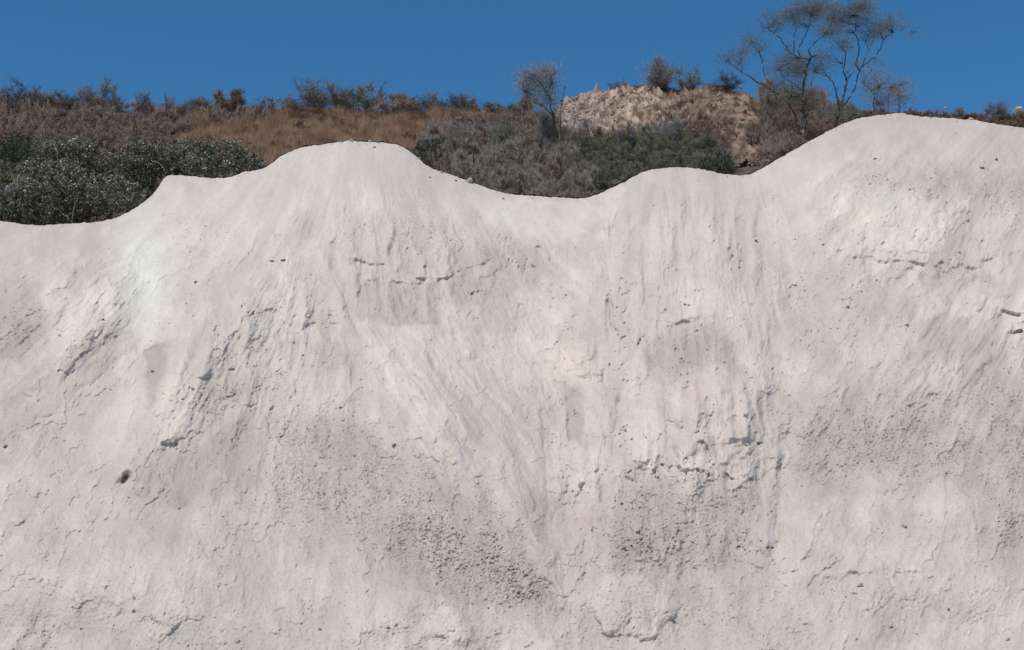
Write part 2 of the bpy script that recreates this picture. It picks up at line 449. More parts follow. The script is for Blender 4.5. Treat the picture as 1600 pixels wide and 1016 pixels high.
    # smooth tongues of fine dust lapping over the rougher ground, and shallow hollows with shade painted in
    TG = [([(556, 512), (600, 516), (690, 520), (760, 560), (790, 620), (772, 650), (830, 770), (880, 900), (885, 965), (865, 930), (820, 840), (740, 760), (660, 700), (610, 610)], .05, 1.000, .5, (1, 1, 1)),
          ([(580, 545), (600, 538), (655, 615), (715, 685), (765, 745), (740, 748), (690, 700), (620, 625)], .05, 1.100, .6, (.97, 1.0, 1.0)),
          ([(690, 522), (760, 516), (870, 520), (900, 545), (940, 560), (942, 590), (905, 588), (880, 602), (845, 590), (820, 604), (790, 598), (750, 570)], .07, 1.060, .8, (1.005, 1.0, .985)),
          ([(868, 560), (900, 500), (918, 520), (945, 575), (940, 600), (900, 612), (862, 590)], .10, 1.000, .4, (1.0, 1.0, .99)),
          ([(972, 650), (990, 590), (1005, 560), (1022, 600), (1036, 700), (1022, 735), (1000, 738), (985, 720)], .09, 1.080, .7, (1.01, 1, 1)),
          ([(862, 710), (880, 640), (900, 610), (925, 640), (946, 700), (935, 790), (902, 815), (872, 780)], .07, 1.060, .6, (1.01, 1, 1)),
          ([(866, 790), (900, 805), (945, 795), (935, 850), (905, 905), (890, 965), (874, 950), (858, 880)], .05, 1.000, .95, (1.0, .985, .985)),
          ([(1146, 600), (1185, 570), (1240, 640), (1222, 700), (1218, 760), (1200, 895), (1168, 880), (1182, 780), (1190, 700)], .06, 1.000, .9, (1.0, .99, .99)),
          ([(1046, 600), (1100, 580), (1160, 600), (1172, 690), (1180, 750), (1145, 770), (1120, 745), (1060, 730), (1040, 650)], .12, 1.060, .6, (1.01, 1, .99)),
          ([(1225, 800), (1300, 775), (1400, 770), (1480, 745), (1520, 780), (1530, 870), (1480, 905), (1380, 890), (1300, 905), (1215, 890)], .07, 1.060, .6, (1, 1, .99)),
          ([(918, 935), (958, 893), (1010, 900), (1062, 950), (1020, 1000), (940, 990)], .10, 1.060, .3, (1, 1, 1)),
          ([(-30, 640), (60, 600), (180, 508), (225, 528), (110, 625), (-30, 715)], .06, 0.920, .7, (1.0, .98, .985)),
          ([(62, 560), (110, 470), (170, 430), (195, 470), (100, 590), (30, 640)], .07, 1.080, .7, (1, 1, 1)),
          ([(720, 296), (800, 312), (920, 314), (944, 330), (905, 380), (850, 380), (790, 362), (745, 335)], .06, 1.080, .9, (.99, 1.0, 1.0)),
          ([(1290, 300), (1400, 288), (1480, 330), (1482, 390), (1400, 398), (1300, 392), (1268, 340)], .06, 1.0, .7, (.99, 1.0, .99)),
          ([(1440, 458), (1480, 474), (1540, 470), (1610, 452), (1610, 490), (1560, 545), (1500, 610), (1400, 630), (1430, 540)], .08, 1.040, .7, (1, .995, .98)),
          ([(936, 300), (975, 288), (985, 296), (962, 350), (945, 385), (934, 372)], .10, 1.100, .8, (.99, 1, 1)),
          ([(1225, 560), (1330, 600), (1300, 640), (1260, 640), (1225, 610)], .06, 1.040, .5, (1, .99, .99)),
          ([(420, 400), (470, 440), (500, 520), (470, 600), (400, 560), (380, 480)], .05, 1.060, .2, (1, 1, 1)),
          ([(240, 610), (280, 560), (310, 600), (300, 660), (250, 700)], .06, 1.080, .5, (1, 1, .99)),
          ([(380, 640), (420, 650), (410, 760), (330, 790), (240, 800), (210, 770), (280, 710)], .05, 0.940, .4, (1.0, .97, .98)),
          ([(0, 790), (120, 800), (240, 830), (300, 960), (200, 1040), (-20, 1040)], .05, 1.020, .3, (1, 1, 1)),
          ([(560, 905), (700, 930), (860, 985), (900, 1040), (560, 1040)], .05, 1.060, .4, (1, 1, 1)),
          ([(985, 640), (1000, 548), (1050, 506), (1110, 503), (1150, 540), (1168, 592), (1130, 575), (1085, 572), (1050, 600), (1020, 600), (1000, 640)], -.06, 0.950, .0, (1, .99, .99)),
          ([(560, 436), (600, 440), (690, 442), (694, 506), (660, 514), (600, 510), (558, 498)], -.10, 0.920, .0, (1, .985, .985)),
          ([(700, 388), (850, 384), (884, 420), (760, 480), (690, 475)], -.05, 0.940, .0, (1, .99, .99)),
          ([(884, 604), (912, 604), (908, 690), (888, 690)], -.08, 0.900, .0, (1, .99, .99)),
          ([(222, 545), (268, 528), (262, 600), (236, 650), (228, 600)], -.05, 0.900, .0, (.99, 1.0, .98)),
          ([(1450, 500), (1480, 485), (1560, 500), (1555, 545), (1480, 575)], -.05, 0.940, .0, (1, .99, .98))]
    TINT = np.ones(X.shape + (3,))
    for i_, (pts, h, k, smo, tint) in enumerate(TG):
        m = region(pts, 5, 11, i_)
        edge = m * np.clip(0.55 + 1.6 * q3, 0.15, 1.1)
        R += h * 1.7 * edge
        rub = rub * (1 - smo * m)
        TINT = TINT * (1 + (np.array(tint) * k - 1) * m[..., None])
    # narrow cracks and dark furrows
    for pts, wd, h in [([(688, 606), (700, 630), (716, 658)], 2.6, .17), ([(936, 395), (953, 440), (958, 500), (966, 545)], 3.2, .16), ([(852, 372), (863, 430), (866, 505)], 2.4, .08),
                       ([(975, 436), (985, 470), (993, 502)], 2.6, .12), ([(1034, 290), (1046, 330), (1040, 368)], 2.6, .10), ([(1082, 275), (1084, 335)], 2.6, .10), ([(1098, 300), (1092, 360)], 2.4, .08),
                       ([(495, 395), (530, 450), (552, 500), (562, 530)], 3.0, .12), ([(606, 348), (618, 368), (608, 402)], 2.6, .10), ([(46, 368), (44, 392)], 2.4, .10), ([(1150, 560), (1180, 640), (1205, 712)], 3.0, .09),
                       ([(1100, 700), (1114, 718), (1106, 730)], 2.6, .14), ([(985, 560), (972, 620), (950, 740)], 3.2, .08), ([(916, 520), (926, 560), (922, 600)], 2.8, .10), ([(845, 640), (852, 720), (862, 800)], 3, .07),
                       ([(940, 690), (936, 760), (925, 800)], 3, .08), ([(330, 470), (322, 500), (318, 530)], 2.6, .14), ([(378, 490), (376, 520)], 2.6, .14), ([(1196, 455), (1212, 480), (1212, 530)], 3, .10),
                       ([(600, 860), (640, 900), (700, 930), (760, 940)], 2.4, .05), ([(1320, 830), (1360, 860), (1400, 900)], 2.2, .05), ([(1380, 890), (1400, 930), (1370, 960)], 2.2, .05),
                       ([(1470, 930), (1440, 950), (1410, 935)], 2.2, .07), ([(1040, 960), (1070, 990)], 2.6, .08), ([(186, 520), (120, 580), (30, 660)], 4, .06)]:
        R -= ridge(pts, wd, h) * np.clip(0.7 + 1.5 * q2, 0.1, 1.3)
    rub0 = np.maximum(rub, 0.07 + 0.10 * low_ + 0.07 * np.clip(fbm(X / 40, Y / 30, 3, 79) + .3, 0, 1))
    rub0 *= sstep(8, 70, Y - crest(X))
    jx = X + 3 * perlin(X / 7, Y / 7, 4); jy = Y + 3 * perlin(X / 7, Y / 7, 8)
    d1, id1 = worley(jx / 7.5, jy / 6.0, 1)
    d2, id2 = worley(jx / 4.2, jy / 3.6, 2)
    st1 = np.clip(0.55 - d1, 0, 1) * (0.4 + id1)
    st2 = np.clip(0.55 - d2, 0, 1) * (0.4 + id2)
    R += rub0 * (0.045 * st1 + 0.15 * st2)
    R += rub0 * 0.05 * fbm(X / 5, Y / 5, 2, 90)
    # scattered short nicks and pits
    nk = fbm(X / 7.0 + 0.15 * Y / 7, Y / 10.0, 2, 101)
    act = np.clip(0.12 + 1.8 * fbm(X / 45, Y / 40, 3, 103), 0, 1) * sstep(6, 40, Y - crest(X))
    R -= 0.13 * sstep(0.26, 0.40, nk) * act * (0.35 + 0.65 * np.clip(mSpur + mWall + mMid + mRtop + mRmid, 0, 1))
    d3, id3 = worley(jx / 7.0 + 0.5 * fbm(X / 40, Y / 40, 2, 5), jy / 13.0 + 0.3 * X / 40, 3)
    R -= 0.13 * sstep(0.24, 0.08, d3) * (id3 > 0.8) * act ** 2 * sstep(0.0, 0.25, q3)
    R += 0.016 * fbm(X / 4.5, Y / 4.5, 3, 111)
    # ---- rounding towards the crest and along the foot
    c = Y - crest_s(X) + 14 * fbm(X / 70, Y / 70, 2, 19)
    R -= 1.9 * np.clip(1 - c / 75.0, 0, 1.3) ** 2
    # ---- colours of the mound, with shade painted into some panels
    base = np.array([0.540, 0.480, 0.455])
    A = np.ones(X.shape + (3,)) * base
    def mixc(mask, colr):
        nonlocal A
        A = A * (1 - mask[..., None]) + np.array(colr) * mask[..., None]
    pale = np.clip(blob(330, 330, 180, 70, 1) + blob(225, 450, 60, 110, 1) + blob(760, 330, 140, 40, .8) + blob(1250, 280, 130, 60, .9) + blob(1390, 345, 90, 55, .9) + blob(500, 250, 120, 30, .6)
                   + blob(1110, 480, 90, 30, .6) + blob(600, 560, 40, 80, .5, -25), 0, 1)
    mixc(pale * 0.8, [0.595, 0.552, 0.508])
    wh = np.clip(blob(228, 450, 40, 80, 1) + blob(215, 390, 30, 40, .8), 0, 1)
    mixc(wh * 0.75, [0.64, 0.635, 0.605])
    pk = np.clip(0.25 + 1.3 * fbm(X / 110, Y / 90, 3, 121) + blob(600, 430, 120, 70, .3) + blob(300, 730, 100, 60, .7) + blob(1090, 560, 90, 60, .5) + blob(30, 500, 60, 60, .4)
                 + blob(860, 820, 60, 120, .4) + blob(1060, 800, 130, 90, .4) - pale, 0, 1)
    mixc(pk * 0.6, [0.475, 0.405, 0.385])
    gy = np.clip(blob(260, 580, 22, 60, .3, 15) + blob(470, 360, 34, 40, .5, 20) + blob(80, 700, 130, 60, .5) + blob(500, 840, 160, 60, .5) + blob(1350, 680, 130, 70, .5)
                 + blob(740, 860, 110, 80, .4, 35) + 0.6 * np.clip(fbm(X / 70, Y / 60, 3, 131), 0, 1), 0, 1)
    mixc(gy * 0.55, [0.425, 0.415, 0.382])
    mixc(np.clip(rub * 0.95, 0, 1), [0.442, 0.394, 0.384])
    ye = np.clip(blob(790, 560, 70, 35, .8) + blob(1500, 450, 80, 30, .6), 0, 1)
    mixc(ye * 0.0, [0.56, 0.495, 0.43])
    for pts, f, k in [([(-20, 440), (60, 430), (80, 500), (40, 565), (-20, 560)], 10, .90), ([(222, 545), (262, 530), (255, 600), (232, 640)], 6, .88),
                      ([(455, 335), (490, 325), (488, 385), (452, 388)], 12, .90), ([(470, 640), (560, 660), (600, 720), (500, 740)], 24, .90),
                      ([(570, 435), (600, 440), (600, 505), (565, 500)], 5, .92), ([(610, 440), (690, 440), (690, 512), (608, 508)], 8, .92),
                      ([(1000, 560), (1040, 512), (1100, 502), (1150, 540), (1170, 590), (1080, 585), (990, 620)], 12, .95), ([(880, 600), (912, 600), (905, 700), (885, 690)], 8, .91),
                      ([(1210, 495), (1300, 490), (1300, 560), (1218, 560)], 14, .93), ([(1450, 500), (1500, 490), (1560, 540), (1470, 570)], 10, .93),
                      ([(1230, 600), (1480, 580), (1620, 560), (1640, 860), (1540, 870), (1520, 770), (1240, 770)], 30, .94), ([(450, 650), (560, 660), (760, 770), (870, 900), (880, 960), (700, 930), (580, 870)], 24, .95), ([(930, 900), (930, 820), (985, 750), (1210, 750), (1205, 890)], 16, .95), ([(-60, 800), (200, 850), (560, 910), (880, 985), (1230, 900), (1700, 890), (1700, 1400), (-60, 1400)], 50, 1.03), ([(200, 740), (400, 640), (420, 760), (210, 820)], 26, .92),
                      ([(0, 600), (180, 500), (190, 520), (10, 650)], 8, .90), ([(1310, 250), (1600, 260), (1640, 320), (1330, 290)], 18, .92),
                      ([(1000, 290), (1030, 290), (1020, 350), (1000, 350)], 6, .93), ([(700, 380), (850, 400), (860, 430), (700, 500)], 20, .93),
                      ([(560, 520), (600, 530), (660, 620), (620, 610)], 6, 1.05), ([(680, 600), (715, 640), (745, 700), (720, 690)], 6, 1.07),
                      ([(1125, 700), (1180, 700), (1160, 760), (1130, 745)], 6, 1.06),
                      ([(985, 640), (1035, 640), (1030, 730), (990, 730)], 8, 1.05), ([(750, 330), (930, 340), (900, 375), (820, 370)], 10, 1.05),
                      ([(950, 295), (975, 290), (945, 380), (935, 370)], 5, 1.07), ([(1300, 300), (1470, 300), (1480, 390), (1300, 395)], 14, 1.05),
                      ([(380, 480), (470, 450), (490, 520), (400, 560)], 20, 1.05), ([(60, 430), (160, 470), (110, 560), (70, 560)], 16, 1.05)]:
        A = A * (1 + (k - 1) * 1.15 * region(pts, f, 16, int(pts[0][0]) % 31))[..., None]  # some darker panels carry painted shade; rubble bands and pale streaks their own tone
    sp = fbm(X / 3.2, Y / 3.2, 2, 171); sp2 = fbm(X / 30, Y / 34, 4, 173)
    A = A * (1 + 0.05 * sp[..., None] + 0.08 * sp2[..., None])
    strk = fbm((wx) / 22, (wy) / 60, 3, 141)
    A = A * (1 + 0.07 * strk[..., None]) * (1 + 0.05 * fbm(X / 9, Y / 9, 3, 143)[..., None])
    low = sstep(560, 1000, Y)
    A = A * (1 - 0.07 * low[..., None])
    A = A * (1 - 0.12 * (rub0 * sstep(0.42, 0.6, d1))[..., None])  # colour darker in the gaps between rubble cells
    def strk2(mask, ax, ay, wl, ln, seed):
        a, r = polar(ax, ay)
        return mask * fbm(a * 600 / wl, r / ln, 3, seed, 0.55)
    stv = strk2(mFan, 380, 200, 26, 380, 401) + strk2(np.clip(mMid - mFan, 0, 1), 1010, -900, 26, 160, 402) + strk2(mSpur * (1 - mFan), 600, 150, 22, 120, 403) + strk2(mRlow, 1900, 0, 24, 200, 404) + strk2(mLeft, 500, 80, 22, 240, 405)
    A = A * (1.0 + (fd * (0.055 * sstep(0.0, 0.07, G2) + 0.05 * sstep(-0.24, -0.17, G2)))[..., None]) * (1 - 0.0)
    stv = stv * (0.3 + 0.7 * fd); GF = GF * (0.3 + 0.7 * fd)
    A = A * (1 + 0.12 * stv[..., None]) * (1 + 0.16 * GF[..., None] * np.array([0.95, 1.0, 1.02])) * (1 + 0.07 * GS[..., None])
    A = A * TINT * np.array([1.0, 0.99, 0.955]) * 1.0
    return R, np.clip(A, 0.02, 0.9), rub

cols = np.concatenate([np.arange(-1200, -360, 14), np.arange(-360, -60, 3), np.arange(-60, 1660, 1.2), np.arange(1662, 1960, 3), np.arange(1962, 2700, 14)])
NR = 700
vv = np.linspace(0, 1, NR)
C0 = crest(cols)
BOT = 1075.0
PYf = BOT + (C0[None, :] - BOT) * vv[:, None]
low_rows = np.array([1290, 1240, 1190, 1150, 1120, 1100, 1085.0])
PY = np.concatenate([np.repeat(low_rows[:, None], len(cols), 1), PYf], 0)
PX = np.repeat(cols[None, :], PY.shape[0], 0)
R, A, RUB = relief(PX, PY)
side_out = sstep(0, 500, np.maximum(-60 - PX, PX - 1660))
D = base_depth(PX, PY) - R * (1 - 0.5 * side_out)
dx, dz = raydir(PX, PY)
P = np.stack([dx * D, D, CAMZ + dz * D], -1)
# far side of the heap, past the crest
back = []
pc = P[-1]; pprev = P[-1]
for i, (by, bz) in enumerate([(0.12, 0.0), (0.3, -0.04), (0.6, -0.16), (1.0, -0.4), (1.6, -0.9), (2.4, -1.7), (3.6, -2.9), (5.2, -4.4), (7.5, -6.5), (10, -8.5)]):
    q = pc.copy(); q[:, 1] += by; q[:, 2] += bz + 0.05 * perlin(cols / 20, np.full(len(cols), i * 0.7), 9) * min(1, i)
    back.append(q)
P = np.concatenate([P, np.array(back)], 0)
Ac = np.concatenate([A, np.repeat(A[-1:], len(back), 0)], 0)
nr, nc = P.shape[:2]
idx = np.arange(nr * nc).reshape(nr, nc)
quads = np.stack([idx[:-1, :-1], idx[:-1, 1:], idx[1:, 1:], idx[1:, :-1]], -1).reshape(-1, 4)
M_mound = mat_attr("pale_earth", 13.0, 0.8, 0.022, 0.95, 0.10)
mound = mesh_obj("mound", P.reshape(-1, 3), quads, M_mound, colors=Ac.reshape(-1, 3))
tag(mound, "huge heap of pale pinkish white quarried earth with gullies and rubble filling the lower picture", "mound", kind="structure")

def on_mound(px, py):
    """surface point under a spot of the face"""
    px = np.atleast_1d(px).astype(float); py = np.atleast_1d(py).astype(float)
    ci = np.clip(np.searchsorted(cols, px), 0, len(cols) - 1)
    cr_ = C0[ci]
    ri = np.clip(np.round((py - BOT) / (cr_ - BOT) * (NR - 1)).astype(int), 0, NR - 1) + len(low_rows)
    return P[ri, ci]

# ground in front of and around everything
def ground():
    n = 60
    xs = np.sign(np.linspace(-1, 1, n)) * np.abs(np.linspace(-1, 1, n)) ** 2 * 900
    ys = np.linspace(-200, 44, 50)
    X, Yg = np.meshgrid(xs, ys)
    Z = 0.08 * fbm(X / 6, Yg / 6, 3, 4) - 0.3 * 0
    Vt = np.stack([X, Yg, Z], -1).reshape(-1, 3)
    ii = np.arange(n * 50).reshape(50, n)
    q = np.stack([ii[:-1, :-1], ii[:-1, 1:], ii[1:, 1:], ii[1:, :-1]], -1).reshape(-1, 4)
    c = np.ones((len(Vt), 3)) * np.array([0.42, 0.385, 0.365])
    o = mesh_obj("ground", Vt, q, M_mound, colors=c)
    tag(o, "flat pale dusty ground in front of the heap", "ground", kind="structure")
ground()

# ------------------------------------------------------------------ hillside behind
YR = 100.0
SKYL = [(-900, 175), (-200, 165), (0, 168), (100, 172), (200, 182), (300, 184), (400, 178), (500, 182), (600, 183), (650, 180), (700, 180), (760, 182), (820, 188),
        (850, 184), (872, 166), (900, 155), (925, 147), (960, 142), (1000, 139), (1030, 140), (1060, 146), (1085, 142), (1120, 138), (1150, 142), (1180, 156), (1210, 172), (1260, 178),
        (1330, 184), (1400, 176), (1450, 176), (1520, 183), (1570, 190), (1600, 190), (1800, 190), (2600, 230)]
SX = np.array([s[0] for s in SKYL], float); SY = np.array([s[1] for s in SKYL], float)

def hz(x, y):
    x = np.asarray(x, float); y = np.asarray(y, float)
    px = 800 + F * x / YR * (CP + SP * 0) * 0.93 / 0.9656
    # pixel column of a point standing on the ridge line
    dyf = CP - SP * (508 - 170) / F
    px = 800 + x / YR * dyf * F
    spy = np.interp(px, SX, SY)
    _, dzr = raydir(px, spy)
    zr = CAMZ + dzr * YR
    z0 = 17.0
    t = (y - 54.0) / (YR - 54.0)
    t1 = np.clip(t, -1, 1)
    sm = zr
    up = z0 + (sm - z0) * (t1 * 0.86 + 0.14 * t1 * np.abs(t1))
    # beyond the ridge the land falls gently
    beyond = zr - 0.16 * (y - YR) - 0.35 * np.minimum(y - YR, 8)
    z = np.where(y <= YR, up, beyond)
    b = 0.35 * fbm(x / 6, y / 6, 3, 33) * np.clip((YR - y) / 8, 0, 1) * np.clip((y - 56) / 6, 0, 1)
    return z + b

def at_hill(px, py):
    ys = np.linspace(56, YR, 1200)
    pts = at(px, py, ys)
    h = hz(pts[:, 0], pts[:, 1])
    k = np.where(pts[:, 2] - h <= 0)[0]
    i = k[0] if len(k) else len(ys) - 1
    p = pts[i].copy(); p[2] = h[i]
    return p

def sheet(name, x0, x1, nx, ylist, mat, colf, zoff=0.0, disp=None):
    xs = np.linspace(x0, x1, nx)
    X, Yg = np.meshgrid(xs, np.array(ylist, float))
    Z = hz(X, Yg) + zoff
    if disp is not None:
        Z = Z + disp(X, Yg)
    Vt = np.stack([X, Yg, Z], -1).reshape(-1, 3)
    ii = np.arange(X.size).reshape(X.shape)
    q = np.stack([ii[:-1, :-1], ii[:-1, 1:], ii[1:, 1:], ii[1:, :-1]], -1).reshape(-1, 4)
    return mesh_obj(name, Vt, q, mat, colors=colf(X, Yg, Z).reshape(-1, 3))

M_hill = mat_attr("dry_hill_soil", 5.0, 0.6, 0.05, 0.95, 0.25)
def hillcol(X, Yg, Z):
    a = np.clip(0.5 + 1.5 * fbm(X / 5, Yg / 5, 3, 60), 0, 1)[..., None]
    return np.array([0.085, 0.068, 0.062]) * (1 - a) + np.array([0.125, 0.10, 0.09]) * a
hill = sheet("hillside", -110, 110, 420, list(np.linspace(42, 104, 160)) + [108, 116, 130, 160, 220, 320], M_hill, hillcol)
tag(hill, "dry brown scrub-covered hillside rising behind the pale heap", "hillside", kind="structure")

# broken rock face on the hill
def pxcol(x, y):
    return 800 + x / y * 0.93 * F
M_rock = mat_attr("broken_rock", 7.0, 0.7, 0.04, 0.9, 0.18)
def rockmask(X, Yg):
    dyf = CP - SP * (508 - 170) / F
    z = hz(X, Yg)
    # project
    f = Yg * CP + (z - CAMZ) * SP
    u = -Yg * SP + (z - CAMZ) * CP
    px = 800 + F * X / f; py = 508 - F * u / f
    nx_ = px + 10 * fbm(px / 14, py / 14, 3, 44); ny_ = py + 8 * fbm(px / 14, py / 14, 3, 45)
    m1 = inpoly(nx_, ny_, [(868, 175), (880, 158), (925, 138), (1000, 130), (1060, 134), (1110, 130), (1110, 190), (1050, 215), (985, 210), (950, 212), (905, 225), (868, 215)])
    m2 = inpoly(nx_, ny_, [(1035, 215), (1050, 135), (1090, 132), (1150, 132), (1200, 165), (1215, 200), (1200, 260), (1150, 275), (1140, 220), (1110, 190)])
    return px, py, m1, m2
def rockdisp(X, Yg):
    px, py, m1, m2 = rockmask(X, Yg)
    d, i1 = worley((X + 0.4 * Yg) / 0.5, Yg / 1.0, 5)
    d2, i2 = worley(X / 0.26, Yg / 0.36, 6)
    amp = np.maximum(m1 * 1.0, m2 * 0.7)
    r = amp * (0.75 * np.clip(0.7 - d, 0, 1) * (0.3 + i1) + 0.45 * np.clip(0.6 - d2, 0, 1) * (0.3 + i2) + 0.42 * fbm((X + 0.4 * Yg) / 0.9, Yg / 3.0, 4, 66))
    return r + np.where(amp > 0, 0.06, -0.25) - 0.25 * np.clip((Yg - YR + 0.5), 0, 4)
def rockcol(X, Yg, Z):
    px, py, m1, m2 = rockmask(X, Yg)
    a = sstep(930, 985, px + 25 * fbm(X / 1.5, Yg / 2, 2, 9))[..., None]
    lil = np.array([0.37, 0.29, 0.255]); yel = np.array([0.44, 0.33, 0.255])
    c = lil * (1 - a) + yel * a
    bl = sstep(1000, 1060, px + 20 * fbm(X / 1.2, Yg / 2, 2, 19))[..., None]; c = c * (1 - bl) + np.array([0.25, 0.18, 0.145]) * bl
    dk = np.clip(0.5 + 1.6 * fbm(X / 0.7, Yg / 1.1, 3, 70), 0, 1)[..., None]  # noise blotches that paint shaded crevices into the rock colour
    return c * (0.30 + 0.85 * dk)
rk = sheet("rocky_slope", 1.0, 19.5, 620, np.linspace(80, 101.5, 520), M_rock, rockcol, 0.0, rockdisp)
tag(rk, "broken yellowish and lilac rock slope at the top of the hill", "rocky slope", kind="structure")

# ------------------------------------------------------------------ thin dark tube added along the crest to draw its outline
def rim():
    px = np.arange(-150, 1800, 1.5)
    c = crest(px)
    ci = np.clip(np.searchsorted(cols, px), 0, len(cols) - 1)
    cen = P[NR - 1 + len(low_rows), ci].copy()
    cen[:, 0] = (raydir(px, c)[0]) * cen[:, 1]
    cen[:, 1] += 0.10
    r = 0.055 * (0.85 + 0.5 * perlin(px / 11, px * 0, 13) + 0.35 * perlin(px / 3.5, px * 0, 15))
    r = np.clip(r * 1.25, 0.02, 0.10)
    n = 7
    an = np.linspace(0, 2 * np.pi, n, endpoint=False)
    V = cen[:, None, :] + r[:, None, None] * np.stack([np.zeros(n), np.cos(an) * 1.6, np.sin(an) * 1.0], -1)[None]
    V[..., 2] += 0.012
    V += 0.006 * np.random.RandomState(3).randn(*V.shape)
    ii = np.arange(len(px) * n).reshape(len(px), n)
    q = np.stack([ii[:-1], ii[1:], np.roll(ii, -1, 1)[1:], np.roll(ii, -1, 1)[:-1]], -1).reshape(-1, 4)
    m = mat_noise("crest_outline_dark", (0.018, 0.010, 0.008), (0.04, 0.02, 0.015), 9, 0.95, 0.1)
    o = mesh_obj("crest_outline", V.reshape(-1, 3), q, m)
    tag(o, "thin dark outline strip added along the crest of the pale heap", "litter", kind="stuff")
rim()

# ------------------------------------------------------------------ stones
def stone_mesh(name, rs, mat, sub=2, rough=0.28, flat=0.7):
    import bmesh
    bm = bmesh.new()
    bmesh.ops.create_icosphere(bm, subdivisions=sub, radius=1.0)
    V = np.array([v.co[:] for v in bm.verts]); Fc = np.array([[v.index for v in f.verts] for f in bm.faces])
    bm.free()
    for _ in range(7):                      # chip flat faces
        n = rs.randn(3); n /= np.linalg.norm(n); d = 0.55 + 0.3 * rs.rand()
        s = V @ n; V = V - np.clip(s - d, 0, None)[:, None] * n
    V *= 1 + rough * 0.35 * rs.randn(len(V), 1) * 0.5
    V *= np.array([1.0, 0.85, flat])
    o = mesh_obj(name, V, Fc, mat, smooth=False)
    return o

M_stone = mat_noise("pale_stone", (0.36, 0.33, 0.31), (0.50, 0.47, 0.44), 5, 0.9, 0.1, 0.12, bump=0.4)
M_stone_d = mat_noise("grey_stone", (0.13, 0.12, 0.115), (0.24, 0.22, 0.21), 5, 0.9, 0.1, 0.1, bump=0.4)
rs = np.random.RandomState(21)
protoP = [stone_mesh("stone", np.random.RandomState(100 + i), M_stone) for i in range(3)]
protoD = [stone_mesh("stone", np.random.RandomState(200 + i), M_stone_d) for i in range(3)]
usedst = set()
def stone(px, py, size_px, dark, label, rot=None, stretch=1.2, name="stone", crest_on=False):
    lst = protoD if dark else protoP
    k = rs.randint(3)
    src = lst[k]
    if src.name in usedst:
        o = src.copy(); COL.objects.link(o)
    else:
        o = src; usedst.add(src.name)
    p = on_mound(px, py)[0] if not crest_on else on_mound(px, crest(px) + 1)[0]
    s = size_px / 2 * p[1] / F
    o.location = (p[0], p[1] - 0.25 * s, p[2] + 0.15 * s)
    o.scale = (s * stretch, s, s * 0.9)
    o.rotation_euler = (rs.rand() * 0.6, rs.rand() * 0.6, rs.rand() * 6 if rot is None else rot)
    tag(o, label, "stone")
    return o
SG = [
 (193, 751, 17, True, "dark lump added as the shade of the hollow at the toe of the left spur"),  # dark lump put in to make the hollow look shaded
 (306, 441, 7, True, "small dark stone alone on the smooth bright slope left of the spur"),
 (424, 409, 6, True, "left one of two small dark stones side by side on the upper spur"),
 (442, 408, 8, True, "right one of two small dark stones side by side on the upper spur"),
 (908, 759, 15, False, "pale rounded stone half buried in the central gully"),
 (1184, 690, 17, False, "large round pale boulder on the right buttress beside the cracked lump"),
 (615, 697, 9, True, "dark stone at the foot of the long streak on the central fan"),
 (1412, 822, 10, False, "pale stone with shadowed underside alone on the lower right apron"),
 (1344, 915, 10, False, "pale oval stone low on the right apron above the small crack"),
 (1482, 953, 6, True, "small black stone near the bottom right"),
 (1392, 980, 7, True, "dark stone at the bottom right edge of the apron"),
 (1574, 1000, 8, False, "pale stone in the bottom right corner"),
 (208, 955, 7, True, "small dark stone on the lower left slope above the bottom edge"),
 (500, 984, 7, True, "dark stone at the bottom left of centre"),
 (372, 1003, 9, False, "pale pitted stone at the bottom edge left of centre"),
 (607, 981, 6, True, "small dark stone at the bottom below the rubble fan"),
 (8, 698, 9, True, "dark sliver of stone at the left edge of the picture"),
 (272, 690, 13, False, "pale stone jutting from the lower spur above the pink slope"),
 (238, 581, 7, True, "small dark stone on the grey smooth patch left of the spur"),
 (1534, 264, 8, True, "dark stone near the top of the right dome"),
 (1556, 250, 6, True, "small dark stone under the right end of the crest"),
 (1366, 249, 6, True, "small dark stone high on the right dome"),
 (1512, 345, 7, False, "pale stone on the right dome below the rubble band"),
 (785, 311, 4, True, "tiny dark stone below the dip in the crest"),
 (712, 283, 6, True, "dark flat stone just under the falling crest right of the central dome"),
 (671, 277, 4, True, "tiny dark stone under the crest right of the central dome"),
 (585, 231, 5, True, "dark stone just below the top of the central dome"),
 (1181, 377, 6, True, "small dark stone between the two right domes"),
 (1417, 508, 6, True, "small dark stone below the brown ledge on the right"),
 (1286, 383, 5, True, "tiny dark stone left of the bright smooth panel"),
 (975, 505, 5, True, "tiny dark stone beside the vertical groove in the middle"),
 (1324, 480, 7, True, "dark stone in the middle of the right slope"),
 (1590, 520, 14, True, "dark jagged stone at the right edge below the ledge"),
 (160, 500, 5, True, "tiny dark stone at the head of the left bands"),
 (1498, 395, 6, False, "small pale stone on the lip above the brown ledge"),
 (850, 240, 0, False, ""),
]
for (x, y, sz, dk, lab) in SG:
    if sz: stone(x, y, sz, dk, lab)
stone(548, 220, 8, False, "pale lump on the top of the central dome against the dry grass", crest_on=True)
stone(578, 221, 7, False, "pale lump right of the first one on the top of the central dome", crest_on=True)
stone(654, 246, 7, False, "small pale stone on the crest where it starts to fall right of the dome", crest_on=True)
stone(689, 268, 7, False, "small pale stone halfway down the falling crest", crest_on=True)
stone(733, 282, 14, False, "broad pale stone on the crest above the dip", crest_on=True, stretch=1.5)
stone(1516, 186, 8, False, "pale pointed stone on the right crest", crest_on=True)
for l_ in protoP + protoD:
    if l_.name not in usedst:
        bpy.data.objects.remove(l_)

